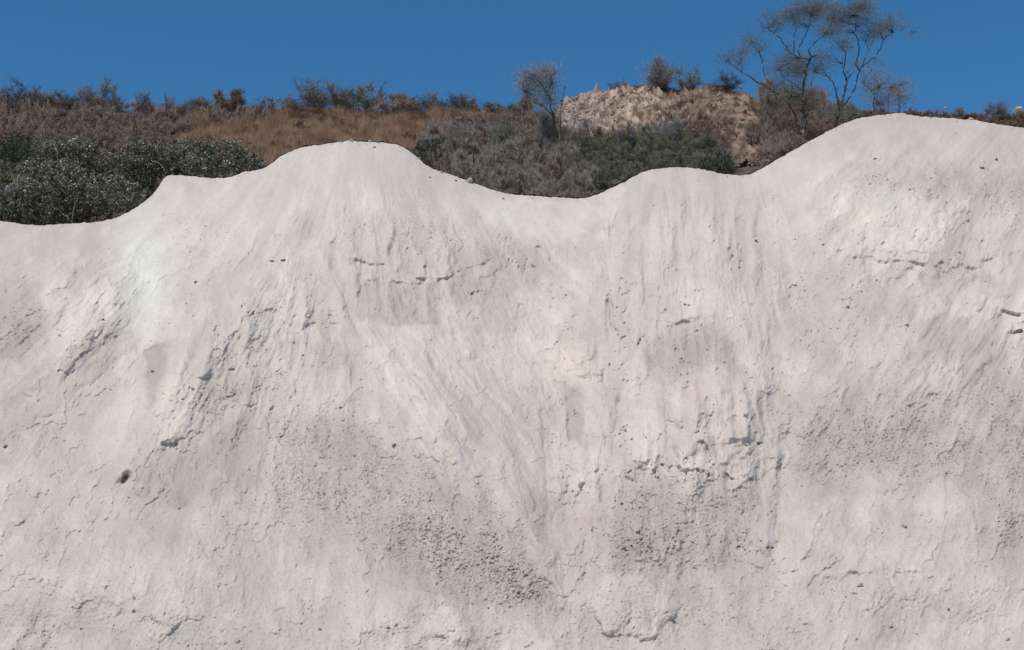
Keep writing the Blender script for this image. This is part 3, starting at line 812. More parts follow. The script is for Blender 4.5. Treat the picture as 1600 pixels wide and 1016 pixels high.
# loose clods in the rubble fields: nobody could count them
def clods():
    r = np.random.RandomState(5)
    n = 420000
    px = r.uniform(-40, 1640, n); py = r.uniform(200, 1060, n)
    py[:700] = crest(px[:700]) + r.uniform(0, 5, 700)
    ok = (py > crest(px) + 12) | ((np.arange(n) < 700) & (px > -30))
    px, py = px[ok], py[ok]
    ci = np.clip(np.searchsorted(cols, px), 0, len(cols) - 1)
    ri = np.clip(np.round((py - BOT) / (C0[ci] - BOT) * (NR - 1)).astype(int), 0, NR - 1) + len(low_rows)
    dens = RUB[ri, ci]
    clump = np.clip(0.4 + 2.0 * fbm(px / 18, py / 18, 3, 201), 0, 1)
    nearc = py < crest(px) + 7
    keep = nearc | (r.rand(len(px)) < (0.002 + 0.010 * clump ** 3 + 0.035 * clump * (py > 860) + 0.72 * dens * (0.25 + clump)))
    px, py, ri, ci, dens = px[keep], py[keep], ri[keep], ci[keep], dens[keep]
    m = len(px)
    pos = P[ri, ci]
    sz = (0.5 + 1.2 * r.rand(m) ** 8 + 0.2 * dens) * pos[:, 1] / F
    oc = np.array([[1, 0, 0], [-1, 0, 0], [0, 1, 0], [0, -1, 0], [0, 0, 1], [0, 0, -1], [.6, .6, .5], [-.6, .6, -.5], [.6, -.6, -.5], [-.6, -.6, .5]], float)
    fo = np.array([[0, 6, 4], [6, 2, 4], [2, 7, 1], [2, 1, 4], [1, 9, 4], [9, 3, 4], [3, 0, 4], [0, 8, 3], [3, 8, 5], [8, 0, 5], [0, 2, 5], [0, 2, 6], [2, 7, 5], [7, 1, 5], [1, 3, 5], [1, 9, 3]])
    jit = r.uniform(0.65, 1.35, (m, len(oc), 1))
    a = r.rand(m) * 6.28
    ca, sa = np.cos(a), np.sin(a)
    O = oc[None] * jit * np.array([1.1, 0.9, 0.75]) * r.uniform(0.6, 1.5, (m, 1, 3))
    X = O[..., 0] * ca[:, None] - O[..., 1] * sa[:, None]
    Yv = O[..., 0] * sa[:, None] + O[..., 1] * ca[:, None]
    V = np.stack([X, Yv, O[..., 2]], -1) * sz[:, None, None] + pos[:, None, :]
    V[..., 1] -= 0.2 * sz[:, None]
    Fc = (fo[None] + (np.arange(m) * len(oc))[:, None, None]).reshape(-1, 3)
    cb = A[ri, ci] * (0.74 + 0.44 * r.rand(m, 1)) * np.array([1.03, 0.99, 0.965])
    c = np.repeat(cb, len(oc), 0)
    o = mesh_obj("rubble", V.reshape(-1, 3), Fc, M_mound, smooth=False, colors=c)
    tag(o, "small loose clods and stones strewn over the pale heap", "rubble", kind="stuff")
clods()

# ------------------------------------------------------------------ plants
class Geo:
    def __init__(s): s.V = []; s.Fc = []; s.n = 0
    def add(s, V, Fc):
        s.V.append(V); s.Fc.append(Fc + s.n); s.n += len(V)
    def out(s):
        return np.concatenate(s.V), np.concatenate(s.Fc)

def tube(g, pts, r0, r1, n=5, radii=None):
    pts = np.asarray(pts, float); m = len(pts)
    r = np.linspace(r0, r1, m) if radii is None else np.asarray(radii)
    d = np.gradient(pts, axis=0); d /= np.linalg.norm(d, axis=1)[:, None] + 1e-9
    ref = np.array([0.3, 0.9, 0.1])
    a = np.cross(d, ref); a /= np.linalg.norm(a, axis=1)[:, None] + 1e-9
    b = np.cross(d, a)
    an = np.linspace(0, 2 * np.pi, n, endpoint=False)
    V = pts[:, None] + r[:, None, None] * (np.cos(an)[None, :, None] * a[:, None] + np.sin(an)[None, :, None] * b[:, None])
    ii = np.arange(m * n).reshape(m, n)
    q = np.stack([ii[:-1], np.roll(ii, -1, 1)[:-1], np.roll(ii, -1, 1)[1:], ii[1:]], -1).reshape(-1, 4)
    t = np.concatenate([q[:, [0, 1, 2]], q[:, [0, 2, 3]]])
    g.add(V.reshape(-1, 3), t)

def twigs(g, r, P0, Dr, L, W):
    """thin tapered slivers, one triangle each"""
    n = len(P0)
    side = np.cross(Dr, r.randn(n, 3)); side /= np.linalg.norm(side, axis=1)[:, None] + 1e-9
    L = np.asarray(L).reshape(-1, 1); W = np.asarray(W).reshape(-1, 1)
    V = np.stack([P0 - side * W / 2, P0 + side * W / 2, P0 + Dr * L], 1)
    g.add(V.reshape(-1, 3), np.arange(n * 3).reshape(n, 3))

def leaves(g, r, C, size, aspect=0.45, up=0.3, dirs=None):
    n = len(C)
    d = r.randn(n, 3) if dirs is None else dirs + 0.6 * r.randn(n, 3)
    d /= np.linalg.norm(d, axis=1)[:, None]
    nn = r.randn(n, 3) + np.array([0, 0, up * 3]); 
    s = np.cross(d, nn); s /= np.linalg.norm(s, axis=1)[:, None] + 1e-9
    sz = (size * (0.6 + 0.8 * r.rand(n)))[:, None]
    V = np.stack([C - d * sz / 2, C + s * sz * aspect / 2, C + d * sz / 2, C - s * sz * aspect / 2], 1)
    ii = np.arange(n * 4).reshape(n, 4)
    g.add(V.reshape(-1, 3), np.concatenate([ii[:, [0, 1, 2]], ii[:, [0, 2, 3]]]))

def unit(v): return v / (np.linalg.norm(v, axis=-1, keepdims=True) + 1e-9)

def wander(r, p, q, n=6, k=0.06):
    t = np.linspace(0, 1, n)[:, None]
    L = np.linalg.norm(np.array(q) - np.array(p))
    pts = np.array(p) * (1 - t) + np.array(q) * t
    off = np.cumsum(r.randn(n, 3), 0) * k * L / math.sqrt(n)
    off -= off[0] + (off[-1] - off[0]) * t
    return pts + off

# -- leafless or thin-leaved bush: unit height 1, half width ~0.6
def bush_geo(seed, stems=9, sec=7, tw=42, twl=0.26, tww=0.011, leaf=0, leafsize=0.05, upright=0.5, round_=1.0, stemr=0.014):
    r = np.random.RandomState(seed)
    gs, gc = Geo(), Geo()
    tips = []
    for i in range(stems):
        a = r.rand() * 6.283; rad = 0.5 * math.sqrt(r.rand()) * round_
        h = (0.62 + 0.3 * r.rand()) * math.sqrt(max(0.15, 1 - (rad / 0.62) ** 2 * 0.8))
        q = np.array([math.cos(a) * rad, math.sin(a) * rad, h])
        st = wander(r, [0.04 * r.randn(), 0.04 * r.randn(), -0.05], q, 7, 0.12)
        tube(gs, st, stemr, stemr * 0.3, 4)
        for j in range(sec):
            k = r.randint(2, 7)
            p0 = st[k]
            d = unit(unit(st[k] - st[k - 1]) * 0.5 + r.randn(3) * 0.55 + np.array([0, 0, upright * 0.6]))
            L = 0.12 + 0.2 * r.rand()
            b = wander(r, p0, p0 + d * L, 4, 0.1)
            tube(gs, b, stemr * 0.35, stemr * 0.12, 3)
            tips.append((b, d))
    for b, d in tips:
        n = tw
        t = r.rand(n)
        p0 = b[0] + (b[-1] - b[0]) * t[:, None] + 0.02 * r.randn(n, 3)
        dr = unit(d * 0.7 + r.randn(n, 3) * 0.7 + np.array([0, 0, upright]))
        twigs(gc, r, p0, dr, twl * (0.4 + 0.8 * r.rand(n)), tww * (0.6 + 0.8 * r.rand(n)))
        if leaf:
            c = b[0] + (b[-1] - b[0]) * r.rand(leaf, 1) * 1.3 + unit(r.randn(leaf, 3)) * (0.09 * r.rand(leaf, 1) ** 0.5)
            leaves(gc, r, c, leafsize, 0.5)
    return gs.out(), gc.out()

def bush_proto(name, seed, msten, mcrown, crown_name="twigs", **kw):
    s, c = bush_geo(seed, **kw)
    root = empty(name)
    mesh_obj("stems", *s, msten, parent=root)
    mesh_obj(crown_name, *c, mcrown, parent=root, smooth=False)
    return root

M_stem = mat_noise("grey_brown_stem", (0.045, 0.035, 0.030), (0.09, 0.075, 0.065), 6, 0.9, 0.1)
M_stemdark = mat_noise("dark_bark", (0.018, 0.016, 0.015), (0.045, 0.040, 0.036), 6, 0.9, 0.1)
M_pale = mat_noise("pale_bark", (0.18, 0.17, 0.15), (0.34, 0.32, 0.29), 6, 0.8, 0.2)
M_brown = mat_noise("brown_twigs", (0.26, 0.18, 0.145), (0.37, 0.26, 0.21), 1.6, 0.9, 0.1, 0.18)
M_purple = mat_noise("purplish_twigs", (0.24, 0.18, 0.155), (0.38, 0.275, 0.225), 1.6, 0.9, 0.1, 0.18)
M_grey = mat_noise("grey_twigs", (0.19, 0.17, 0.15), (0.38, 0.33, 0.29), 1.6, 0.9, 0.1, 0.15)
M_haze = mat_noise('grey_brush', (0.18, 0.17, 0.16), (0.28, 0.26, 0.235), 1.6, 0.9, 0.1, 0.15)
M_ggreen = mat_noise("dull_green_leaves", (0.14, 0.145, 0.095), (0.23, 0.225, 0.155), 2.0, 0.8, 0.2, 0.15)
M_green = mat_noise("green_leaves", (0.022, 0.045, 0.020), (0.05, 0.085, 0.035), 2.0, 0.7, 0.3, 0.1)
M_yellow = mat_noise("yellow_green_leaves", (0.07, 0.085, 0.03), (0.15, 0.16, 0.06), 2.0, 0.7, 0.3, 0.1)
M_olive = mat_noise("tree_leaves", (0.17, 0.165, 0.135), (0.26, 0.245, 0.20), 1.5, 0.9, 0.1, 0.1)

pool = {}
def protos(key, name, n, *a, **kw):
    pool[key] = [bush_proto(name, hash_seed(key) + i, *a, **kw) for i in range(n)]
def hash_seed(k): return sum(ord(c) * (i + 3) for i, c in enumerate(k))
protos('sky', 'skyline_bush', 4, M_stem, M_haze, stems=10, sec=9, tw=24, twl=0.30, tww=0.009, stemr=0.005)
protos('skydark', 'skyline_bush', 3, M_stem, M_haze, "foliage", stems=8, sec=8, tw=24, leaf=18, leafsize=0.04, stemr=0.008)
protos('dark', 'dark_bush', 2, M_stem, M_purple, stems=10, sec=10, tw=70, twl=0.2, stemr=0.009)
used = set()
rb = np.random.RandomState(77)
def bush(key, pos, h, w_, label, cat, group=None, name=None):
    lst = pool[key]; src = lst[rb.randint(len(lst))]
    if src.name in used:
        o = copy_tree(src)
    else:
        o = src; used.add(src.name)
    o.location = pos
    o.scale = (w_ / 1.1, w_ / 1.1, h)
    o.rotation_euler = (0, 0, rb.rand() * 6.28)
    tag(o, label, cat, group)
    return o

# undergrowth that reads as one mass, placed where the photograph shows each tone
def thicket(name, label, mats, zones, seed):
    r = np.random.RandomState(seed)
    gt, gs = Geo(), Geo()
    for (pts, n, hpx, wpx, sep, kw) in zones:
        geos = [bush_geo(seed * 10 + i, **kw) for i in range(4)]
        xs = [p[0] for p in pts]; ys = [p[1] for p in pts]
        got = []; tries = 0
        while len(got) < n and tries < 9000:
            tries += 1
            x = r.uniform(min(xs), max(xs)); y = r.uniform(min(ys), max(ys))
            if not inpoly(np.array([x]), np.array([y]), pts)[0]: continue
            if any((x - a) ** 2 + ((y - b) * 1.6) ** 2 < sep * sep for a, b in got): continue
            got.append((x, y))
            p = at_hill(x, y); s = p[1] / F
            (sv, sf), (cv, cf) = geos[r.randint(4)]
            a = r.rand() * 6.28; c_, s_ = math.cos(a), math.sin(a)
            wd = r.uniform(*wpx) * s / 1.1; hh = r.uniform(*hpx) * s
            M = np.array([[c_ * wd, -s_ * wd, 0], [s_ * wd, c_ * wd, 0], [0, 0, hh]])
            off = np.array([p[0], p[1], p[2] - 0.05])
            gt.add(cv @ M.T + off, cf); gs.add(sv @ M.T + off, sf)
    V1, F1 = gt.out(); V2, F2 = gs.out()
    o = mesh_obj(name, np.concatenate([V1, V2]), np.concatenate([F1, F2 + len(V1)]), mats[0], smooth=False)
    o.data.materials.append(mats[1])
    mi = np.zeros(len(F1) + len(F2), np.int32); mi[len(F1):] = 1
    o.data.polygons.foreach_set("material_index", mi)
    tag(o, label, "undergrowth", kind="stuff")
K1 = dict(stems=6, sec=7, tw=34, tww=0.016, twl=0.26, upright=0.6, stemr=0.009)
K2 = dict(stems=6, sec=8, tw=40, tww=0.014, twl=0.22, upright=0.7, stemr=0.007)
K3 = dict(stems=6, sec=8, tw=20, tww=0.014, leaf=26, leafsize=0.045, stemr=0.007)
thicket('scrub', 'dense purplish brown leafless scrub covering the left hillside behind the dark glossy shrubs', (M_purple, M_stem),
        [([(-60, 160), (0, 160), (100, 166), (200, 174), (300, 178), (330, 178), (350, 200), (280, 215), (260, 240), (-60, 260)], 210, (16, 30), (26, 44), 7, K1), ([(-60, 172), (60, 175), (330, 186), (440, 180), (430, 195), (340, 215), (-60, 230)], 40, (26, 40), (14, 24), 16, K1)], 1)
thicket('scrub', 'low reddish brown scrub mixed with dry grass behind the central dome', (M_brown, M_stem),
        [([(380, 176), (640, 178), (730, 178), (700, 195), (380, 190)], 70, (8, 16), (22, 40), 7, K1), ([(280, 190), (720, 190), (640, 250), (430, 262), (290, 215)], 50, (9, 18), (16, 36), 12, K1)], 2)
thicket('scrub', 'brownish grey scrub on the slope between the dry grass and the bright rocky face', (M_purple, M_stem),
        [([(720, 178), (850, 184), (872, 200), (880, 235), (760, 230), (700, 205)], 100, (16, 28), (24, 40), 6, K1), ([(975, 205), (1060, 165), (1085, 165), (1060, 215)], 22, (9, 16), (20, 30), 8, K1), ([(1040, 150), (1200, 165), (1200, 240), (1120, 215)], 22, (6, 11), (14, 24), 12, K1), ([(1055, 190), (1085, 180), (1135, 190), (1150, 245), (1060, 235)], 36, (10, 22), (20, 32), 7, K1), ([(690, 215), (880, 215), (890, 245), (700, 240)], 40, (16, 34), (20, 36), 9, K1)], 3)
thicket('thicket', 'smoky grey leafless thicket filling the dip behind the crest in the middle', (M_grey, M_stem),
        [([(640, 250), (680, 215), (760, 220), (880, 225), (900, 250), (960, 330), (780, 325)], 170, (16, 46), (22, 46), 7, K2)], 4)
thicket('thicket', 'dull green thicket below the rocky face behind the small dome', (M_ggreen, M_stem),
        [([(860, 235), (900, 222), (960, 220), (1060, 215), (1120, 235), (1150, 270), (1060, 285), (950, 310), (890, 300)], 135, (14, 40), (22, 44), 7, K3)], 5)
thicket('thicket', 'dense dark brown thicket under the tall bare trees behind the right crest', (M_purple, M_stemdark),
        [([(1195, 172), (1292, 172), (1280, 200), (1200, 220)], 34, (34, 58), (26, 40), 10, K1), ([(1205, 180), (1340, 184), (1300, 215), (1240, 250), (1200, 275), (1190, 230)], 120, (20, 40), (22, 38), 6, K1)], 6)
thicket('scrub', 'thin low reddish scrub peeping over the right crest', (M_brown, M_stem),
        [([(1335, 178), (1640, 186), (1640, 205), (1335, 190)], 90, (8, 15), (16, 28), 5, K1), ([(1170, 170), (1220, 172), (1200, 200), (1180, 190)], 14, (10, 20), (16, 28), 6, K1)], 7)

# distinct bushes on the skyline
def skyb(key, px, pytop, wpx, hpx, label, cat="bush", dy=0.0):
    s = YR / F
    p = at_hill(px, min(pytop + hpx, 186))
    s = p[1] / F
    # place the base so the top comes to pytop
    base = at(px, pytop + hpx, p[1])
    g = hz(base[0], base[1])
    z = min(base[2], g + 0.3)
    hh = base[2] + hpx * s - z
    bush(key, (base[0], base[1], z - 0.05), hh * 1.10, wpx * s * 1.2, label, cat)
skyb('sky', 25, 133, 80, 42, "broad dark brown bush on the skyline at the left edge")
skyb('skydark', 78, 150, 26, 25, "small dark bush on the skyline left of the round grey one")
skyb('sky', 152, 127, 60, 46, "round airy grey bush standing alone high on the left skyline")
skyb('skydark', 184, 152, 22, 26, "small dark tuft right of the round grey bush on the skyline")
skyb('skydark', 225, 148, 34, 24, "small dark leafy bush on the skyline third from the left")
skyb('sky', 262, 147, 20, 34, "thin upright bare bush on the left skyline beside a bare stick")
skyb('skydark', 315, 150, 30, 26, "small leafy bush left of the dark domed bush on the skyline")
skyb('dark', 361, 142, 52, 40, "dense dark domed bush on the left skyline above the dry grass")
skyb('sky', 500, 122, 76, 58, "large feathery grey bush on the skyline above the central dome")
skyb('skydark', 548, 140, 40, 38, "dark rounded bush in the middle of the skyline clump above the central dome")
skyb('skydark', 578, 130, 54, 46, "tall leafy bush in the skyline clump above the central dome")
skyb('dark', 618, 146, 54, 42, "dark squat bush at the right end of the skyline clump")
skyb('skydark', 675, 146, 34, 34, "flat topped little tree-like bush on the skyline right of the clump")
skyb('skydark', 722, 147, 46, 32, "spreading dark bush with open crown on the skyline left of the bare tree")
skyb('sky', 700, 160, 80, 20, "low wide bush on the skyline between the clump and the bare tree")
skyb('skydark', 966, 128, 34, 16, "small dark round bush on top of the rocky face")
skyb('skydark', 992, 131, 22, 12, "tiny dark bush right of the round one on top of the rocky face")
skyb('sky', 1025, 94, 62, 52, "tall airy leafless bush on the skyline right of the rocky face")
skyb('sky', 1072, 108, 52, 38, "greyish leafless bush next to the tall airy one on the skyline")
skyb('sky', 1130, 122, 60, 22, "low hazy bush on the skyline above the second rocky patch")
skyb('sky', 1560, 158, 34, 32, "thin bare bush sticking up over the right crest")
skyb('skydark', 1500, 168, 22, 18, "small tuft over the right crest left of the thin bare bush")
skyb('sky', 108, 152, 70, 26, "low hazy bush on the skyline just left of the round airy one")
skyb('sky', 288, 158, 56, 24, "low hazy bush on the skyline left of the small leafy one")
skyb('sky', 405, 158, 60, 22, "faint low bush on the skyline right of the dark domed one")
skyb('sky', 462, 146, 52, 34, "left outlying bush of the big skyline clump above the central dome")
skyb('sky', 532, 128, 54, 50, "airy grey bush just right of the large feathery one on the skyline")
skyb('sky', 645, 156, 44, 24, "thin bush trailing off right of the squat dark one on the skyline")
skyb('sky', 785, 160, 60, 28, "hazy low bush on the skyline left of the leaning tree")
def dipb(key, px, py, wpx, hpx, label):
    p = at_hill(px, py); s_ = p[1] / F
    bush(key, (p[0], p[1], p[2] - 0.05), hpx * 1.4 * s_, wpx * 1.15 * s_, label, "bush")
dipb('sky', 850, 245, 50, 62, "tall twiggy grey bush rising out of the thicket below the leaning tree")
dipb('sky', 905, 240, 44, 46, "twiggy grey bush at the lower left corner of the bright rocky face")
dipb('sky', 780, 238, 50, 48, "loose grey bush standing above the grey thicket left of the leaning tree")
dipb('sky', 715, 240, 46, 40, "loose grey bush above the grey thicket near the dry grass")
dipb('sky', 1040, 232, 50, 44, "greyish bush rising above the green thicket under the brown slope")
dipb('sky', 985, 236, 44, 36, "small grey bush at the foot of the bright rocky face")
dipb('dark', 870, 285, 40, 34, "dark bush in the lowest part of the dip behind the crest")
dipb('dark', 1180, 232, 30, 34, "dark bush at the right edge of the brown rubble slope")
skyb('dark', 823, 152, 34, 20, "dense dark tuft at the left foot of the leaning bare tree")
skyb('dark', 205, 178, 26, 30, "dark narrow bush in the brown scrub of the left hillside")

# remove unused prototypes
for k in pool:
    for o in pool[k]:
        if o.name not in used:
            for ch in list(o.children): bpy.data.objects.remove(ch)
            bpy.data.objects.remove(o)

# ---- dry grass
def grass():
    r = np.random.RandomState(9)
    g = Geo()
    pts = [(270, 200), (330, 186), (440, 181), (720, 181), (770, 200), (690, 215), (650, 250), (420, 270), (395, 245), (280, 225)]
    n = 0
    P0 = []
    while len(P0) < 3000:
        x = r.uniform(250, 790); y = r.uniform(178, 275)
        if inpoly(np.array([x]), np.array([y]), pts)[0]:
            P0.append(at_hill(x, y))
    P0 = np.array(P0)
    for p in P0:
        m = 46
        h = r.uniform(0.5, 1.1) * (1.5 if fbm(np.array([p[0] / 2.0]), np.array([p[1] / 3.0]), 2, 7)[0] > 0.12 else 0.8)
        lean = r.randn(3) * 0.12; lean[2] = 0
        b = np.tile(p, (m, 1)) + r.randn(m, 3) * np.array([0.13, 0.13, 0.0])
        d = unit(np.array([0, 0, 1.0]) + lean + r.randn(m, 3) * 0.26)
        twigs(g, r, b, d, h * (0.5 + 0.6 * r.rand(m)), 0.016)
    m = mat_noise("dry_grass", (0.24, 0.135, 0.095), (0.46, 0.30, 0.205), 0.9, 0.9, 0.1, 0.0, c3=(0.54, 0.44, 0.36))
    o = mesh_obj("dry_grass", *g.out(), m, smooth=False)
    tag(o, "tall reddish tan dry grass behind the central dome", "grass", kind="stuff")
    # thin sprinkling elsewhere
    g2 = Geo()
    for i in range(2600):
        x = r.uniform(-50, 1640); y = r.uniform(168, 300)
        if 868 < x < 1210 and y < 240: continue
        p = at_hill(x, y)
        m = 16
        b = np.tile(p, (m, 1)) + r.randn(m, 3) * np.array([0.2, 0.2, 0.0])
        d = unit(np.array([0, 0, 1.0]) + r.randn(m, 3) * 0.4)
        twigs(g2, r, b, d, 0.25 + 0.5 * r.rand(m), 0.014)
    m2 = mat_noise("withered_weeds", (0.22, 0.155, 0.13), (0.33, 0.235, 0.19), 0.5, 0.9, 0.1)
    o = mesh_obj("withered_weeds", *g2.out(), m2, smooth=False)
    tag(o, "thin brown withered weeds scattered over the hillside", "weeds", kind="stuff")
grass()

# ---- rocks lying on the hill, each its own object
M_hrock = mat_noise("hill_rock", (0.28, 0.22, 0.185), (0.50, 0.40, 0.32), 3, 0.9, 0.1, 0.2)
rr = np.random.RandomState(31)
hp = [stone_mesh("rock", np.random.RandomState(300 + i), M_hrock) for i in range(4)]
hu = set()
def hrock(px, py, szpx, label, group=None, lift=0.1):
    src = hp[rr.randint(4)]
    if src.name in hu:
        o = src.copy(); COL.objects.link(o)
    else:
        o = src; hu.add(src.name)
    p = at_hill(px, py); s = szpx / 2 * p[1] / F
    o.location = (p[0], p[1], p[2] + lift + 0.2 * s)
    o.scale = (s * rr.uniform(0.9, 1.4), s, s * rr.uniform(0.7, 1.0))
    o.rotation_euler = (rr.rand(), rr.rand(), rr.rand() * 6)
    tag(o, label, "rock", group)
def scree(label, zones):
    import bmesh
    V0 = []
    for k in range(4):
        me = hp[k].data; v = np.empty(len(me.vertices) * 3, np.float32); me.vertices.foreach_get("co", v); V0.append(v.reshape(-1, 3))
    F0 = np.array([list(p.vertices) for p in hp[0].data.polygons])
    g = Geo()
    for pts, n, sz, lift in zones:
        xs = [p[0] for p in pts]; ys = [p[1] for p in pts]; c = 0
        while c < n:
            x = rr.uniform(min(xs), max(xs)); y = rr.uniform(min(ys), max(ys))
            if not inpoly(np.array([x]), np.array([y]), pts)[0]: continue
            c += 1
            p = at_hill(x, y); s = (sz[0] + (sz[1] - sz[0]) * rr.rand() ** 2) / 2 * p[1] / F
            a = rr.rand() * 6.28; c_, s_ = math.cos(a), math.sin(a)
            M = np.array([[c_, -s_, 0], [s_, c_, 0.3], [0, 0.3, 1]]) * s
            g.add(V0[rr.randint(4)] @ M.T + np.array([p[0], p[1], p[2] + lift * rr.rand()]), F0)
    o = mesh_obj("scree", *g.out(), M_hrock, smooth=False)
    tag(o, label, "scree", kind="stuff")
scree("pale angular rock fragments littering the rocky slopes below the skyline",
      [([(872, 172), (900, 156), (1000, 142), (1035, 142), (1010, 185), (960, 208), (890, 218), (870, 200)], 700, (2, 7.5), 0.6),
       ([(1090, 150), (1150, 145), (1195, 170), (1210, 200), (1200, 250), (1150, 262), (1135, 215)], 240, (2, 6), 0.35),
       ([(1165, 262), (1220, 235), (1240, 235), (1190, 275)], 70, (3, 7), 0.7),
       ([(840, 195), (900, 215), (920, 240), (860, 240)], 30, (3, 6), 0.8)])
for (x, y, sz, lab) in [(893, 213, 9, "large pale rock below the left end of the rocky face"), (737, 190, 9, "cream coloured rock on the skyline slope left of the bare tree"),
                        (757, 188, 12, "broad cream coloured rock on the upper slope left of the bare tree"), (693, 212, 9, "pointed tan rock at the right edge of the dry grass"),
                        (812, 232, 6, "pale rock among grey bushes by a dark stick"), (830, 255, 6, "small tan rock low in the grey bushes"), (849, 230, 10, "wide tan rock under the leaning tree"),
                        (1590, 180, 26, "big pale grey rock on the skyline at the right edge"), (1572, 184, 16, "smaller pale rock left of the big one on the right skyline"),
                        (1478, 178, 8, "small tan rock on the skyline over the right crest"), (1157, 145, 7, "white flat rock at the top of the brown slope")]:
    hrock(x, y, sz, lab, lift=0.5)
for o_ in hp:
    if o_.name not in hu:
        bpy.data.objects.remove(o_)

# ---- glossy leaved shrubs just behind the crest on the left
def leaf_mat():
    m, t, b = new_mat("glossy_leaf")
    N, L = t.nodes, t.links
    at_ = N.new("ShaderNodeAttribute"); at_.attribute_name = "col"
    L.new(at_.outputs['Color'], b.inputs['Base Color'])
    b.inputs['Roughness'].default_value = 0.5
    b.inputs['Specular IOR Level'].default_value = 0.4
    return m
M_leaf = leaf_mat()
def glossy_shrub(clumps, Y, seed, label, pale=0.10, branches=(), dark=(0.125, 0.122, 0.085), lsz=0.105):
    """clumps: (px, py, rx, ry) rounded masses of leaves; base on the hill"""
    r = np.random.RandomState(seed)
    x0 = np.mean([c[0] for c in clumps]); ymax = max(c[1] + c[3] for c in clumps)
    bp = at(x0, ymax, Y); bz = min(bp[2], hz(bp[0], Y) + 0.2)
    base = np.array([bp[0], Y, bz])
    root = empty("leafy_shrub", base)
    tag(root, label, "shrub")
    g, gb = Geo(), Geo()
    colr = []
    s = Y / F
    for (cx, cy, rx, ry) in clumps:
        c = at(cx, cy, Y + r.uniform(-0.6, 0.6))
        R3 = np.array([rx * s, (rx + ry) * 0.5 * s * 0.9, ry * s])
        n = int(rx * ry * 3.1)
        # leaves gather in rosettes near the outside of the mass
        nc_ = max(8, n // 14)
        u = unit(r.randn(nc_, 3)) * (r.rand(nc_, 1) ** 0.28)
        u[:, 1] = -np.abs(u[:, 1]) * np.where(r.rand(nc_) < 0.75, 1, -1)
        cen = c + u * R3 * (1 + 0.13 * r.randn(nc_, 1))
        k = r.randint(0, nc_, n)
        dirs = unit(r.randn(n, 3) + unit(u[k]) * 0.8)
        C = cen[k] + dirs * 0.10
        leaves(g, r, C - base, lsz, 0.5, 0.4, dirs)
        isp = ((r.rand(nc_) < pale * 2.2) | ((u[:, 2] > 0.45) & (r.rand(nc_) < pale * 5)))[k] & (r.rand(n) < 0.65)  # highlights painted as pale leaf clusters, more of them towards the top
        v = 0.6 + 0.9 * r.rand(n, 1)
        cc = np.array(dark) * v
        cc = np.where(isp[:, None], np.array([0.46, 0.45, 0.35]) * (0.5 + 0.8 * r.rand(n, 1)), cc)
        colr.append(np.repeat(cc, 4, 0))
        # limbs reaching the mass
        for j in range(5):
            q = c + unit(r.randn(3)) * R3 * 0.8 - base
            tube(gb, wander(r, [0.2 * r.randn(), 0.1 * r.randn(), -0.2], q, 7, 0.15), 0.045, 0.012, 4)
    mesh_obj("foliage", *g.out(), M_leaf, parent=root, smooth=False, colors=np.concatenate(colr))
    mesh_obj("limbs", *gb.out(), M_stem, parent=root)
    if branches:
        for pts in branches:
            gp = Geo()
            q = np.array([at(x, y, Y - 1.35) - base for x, y in pts])
            t0 = np.linspace(0, len(q) - 1, 9)
            q = np.stack([np.interp(t0, np.arange(len(q)), q[:, k]) for k in range(3)], 1)
            q += r.randn(*q.shape) * 0.03
            tube(gp, q, 0.022, 0.010, 5)
            o = mesh_obj("bare_branch", *gp.out(), M_pale, parent=root)
            o["label"] = "pale bare branch showing through the leaves"
glossy_shrub([(70, 320, 75, 45), (20, 330, 60, 40), (130, 320, 50, 42), (185, 312, 45, 38), (90, 285, 50, 36), (25, 350, 60, 30)], 61, 1,
             "dark glossy leaved shrub with painted leaf highlights just above the crest at the lower left", 0.17,
             [[(112, 352), (115, 335), (118, 315), (124, 300)], [(108, 345), (98, 335), (92, 330)], [(72, 318), (82, 306), (88, 293)], [(92, 282), (97, 290), (105, 294)]])
glossy_shrub([(125, 245, 42, 32), (85, 250, 38, 30), (60, 275, 30, 25), (165, 262, 38, 32), (120, 280, 60, 30)], 64, 2,
             "tall rounded glossy leaved shrub with painted leaf highlights left of the notch in the crest", 0.13, [[(82, 222), (88, 238), (91, 252)]])
glossy_shrub([(215, 250, 36, 28), (205, 280, 40, 34), (250, 250, 30, 30), (230, 285, 36, 28)], 63.5, 3,
             "glossy leaved shrub in the middle of the dark row beside the notch in the crest", 0.10, [[(235, 250), (250, 255), (258, 268)], [(200, 238), (208, 243), (216, 244)]])
glossy_shrub([(300, 245, 42, 30), (345, 245, 40, 28), (385, 255, 28, 20), (330, 268, 60, 20), (270, 260, 30, 24), (400, 262, 16, 10)], 65, 4,
             "low spreading glossy leaved shrub at the right end of the dark row against dry grass", 0.15,
             [[(276, 252), (283, 262), (288, 268)], [(295, 268), (303, 255), (312, 245)]], dark=(0.095, 0.105, 0.065))
glossy_shrub([(30, 232, 30, 24), (10, 250, 28, 30), (50, 255, 16, 22)], 66, 5, "bright green leafy shrub at the left edge above the dark glossy ones", 0.0, dark=(0.050, 0.085, 0.036), lsz=0.09)
glossy_shrub([(8, 285, 16, 12), (-15, 290, 18, 16)], 62.5, 6, "yellow green leafy shrub at the far left edge between green and dark shrubs", 0.0, dark=(0.14, 0.16, 0.06), lsz=0.11)
glossy_shrub([(668, 232, 16, 14), (655, 238, 12, 12), (682, 225, 12, 10)], 72, 7, "small dark green shrub on the crest right of the central dome", 0.0, dark=(0.06, 0.075, 0.045), lsz=0.09)
glossy_shrub([(1128, 252, 16, 18), (1110, 258, 14, 14), (1140, 262, 10, 10)], 73, 8, "dark green dense shrub on the crest right of the small dome", 0.0, dark=(0.05, 0.07, 0.038), lsz=0.09)

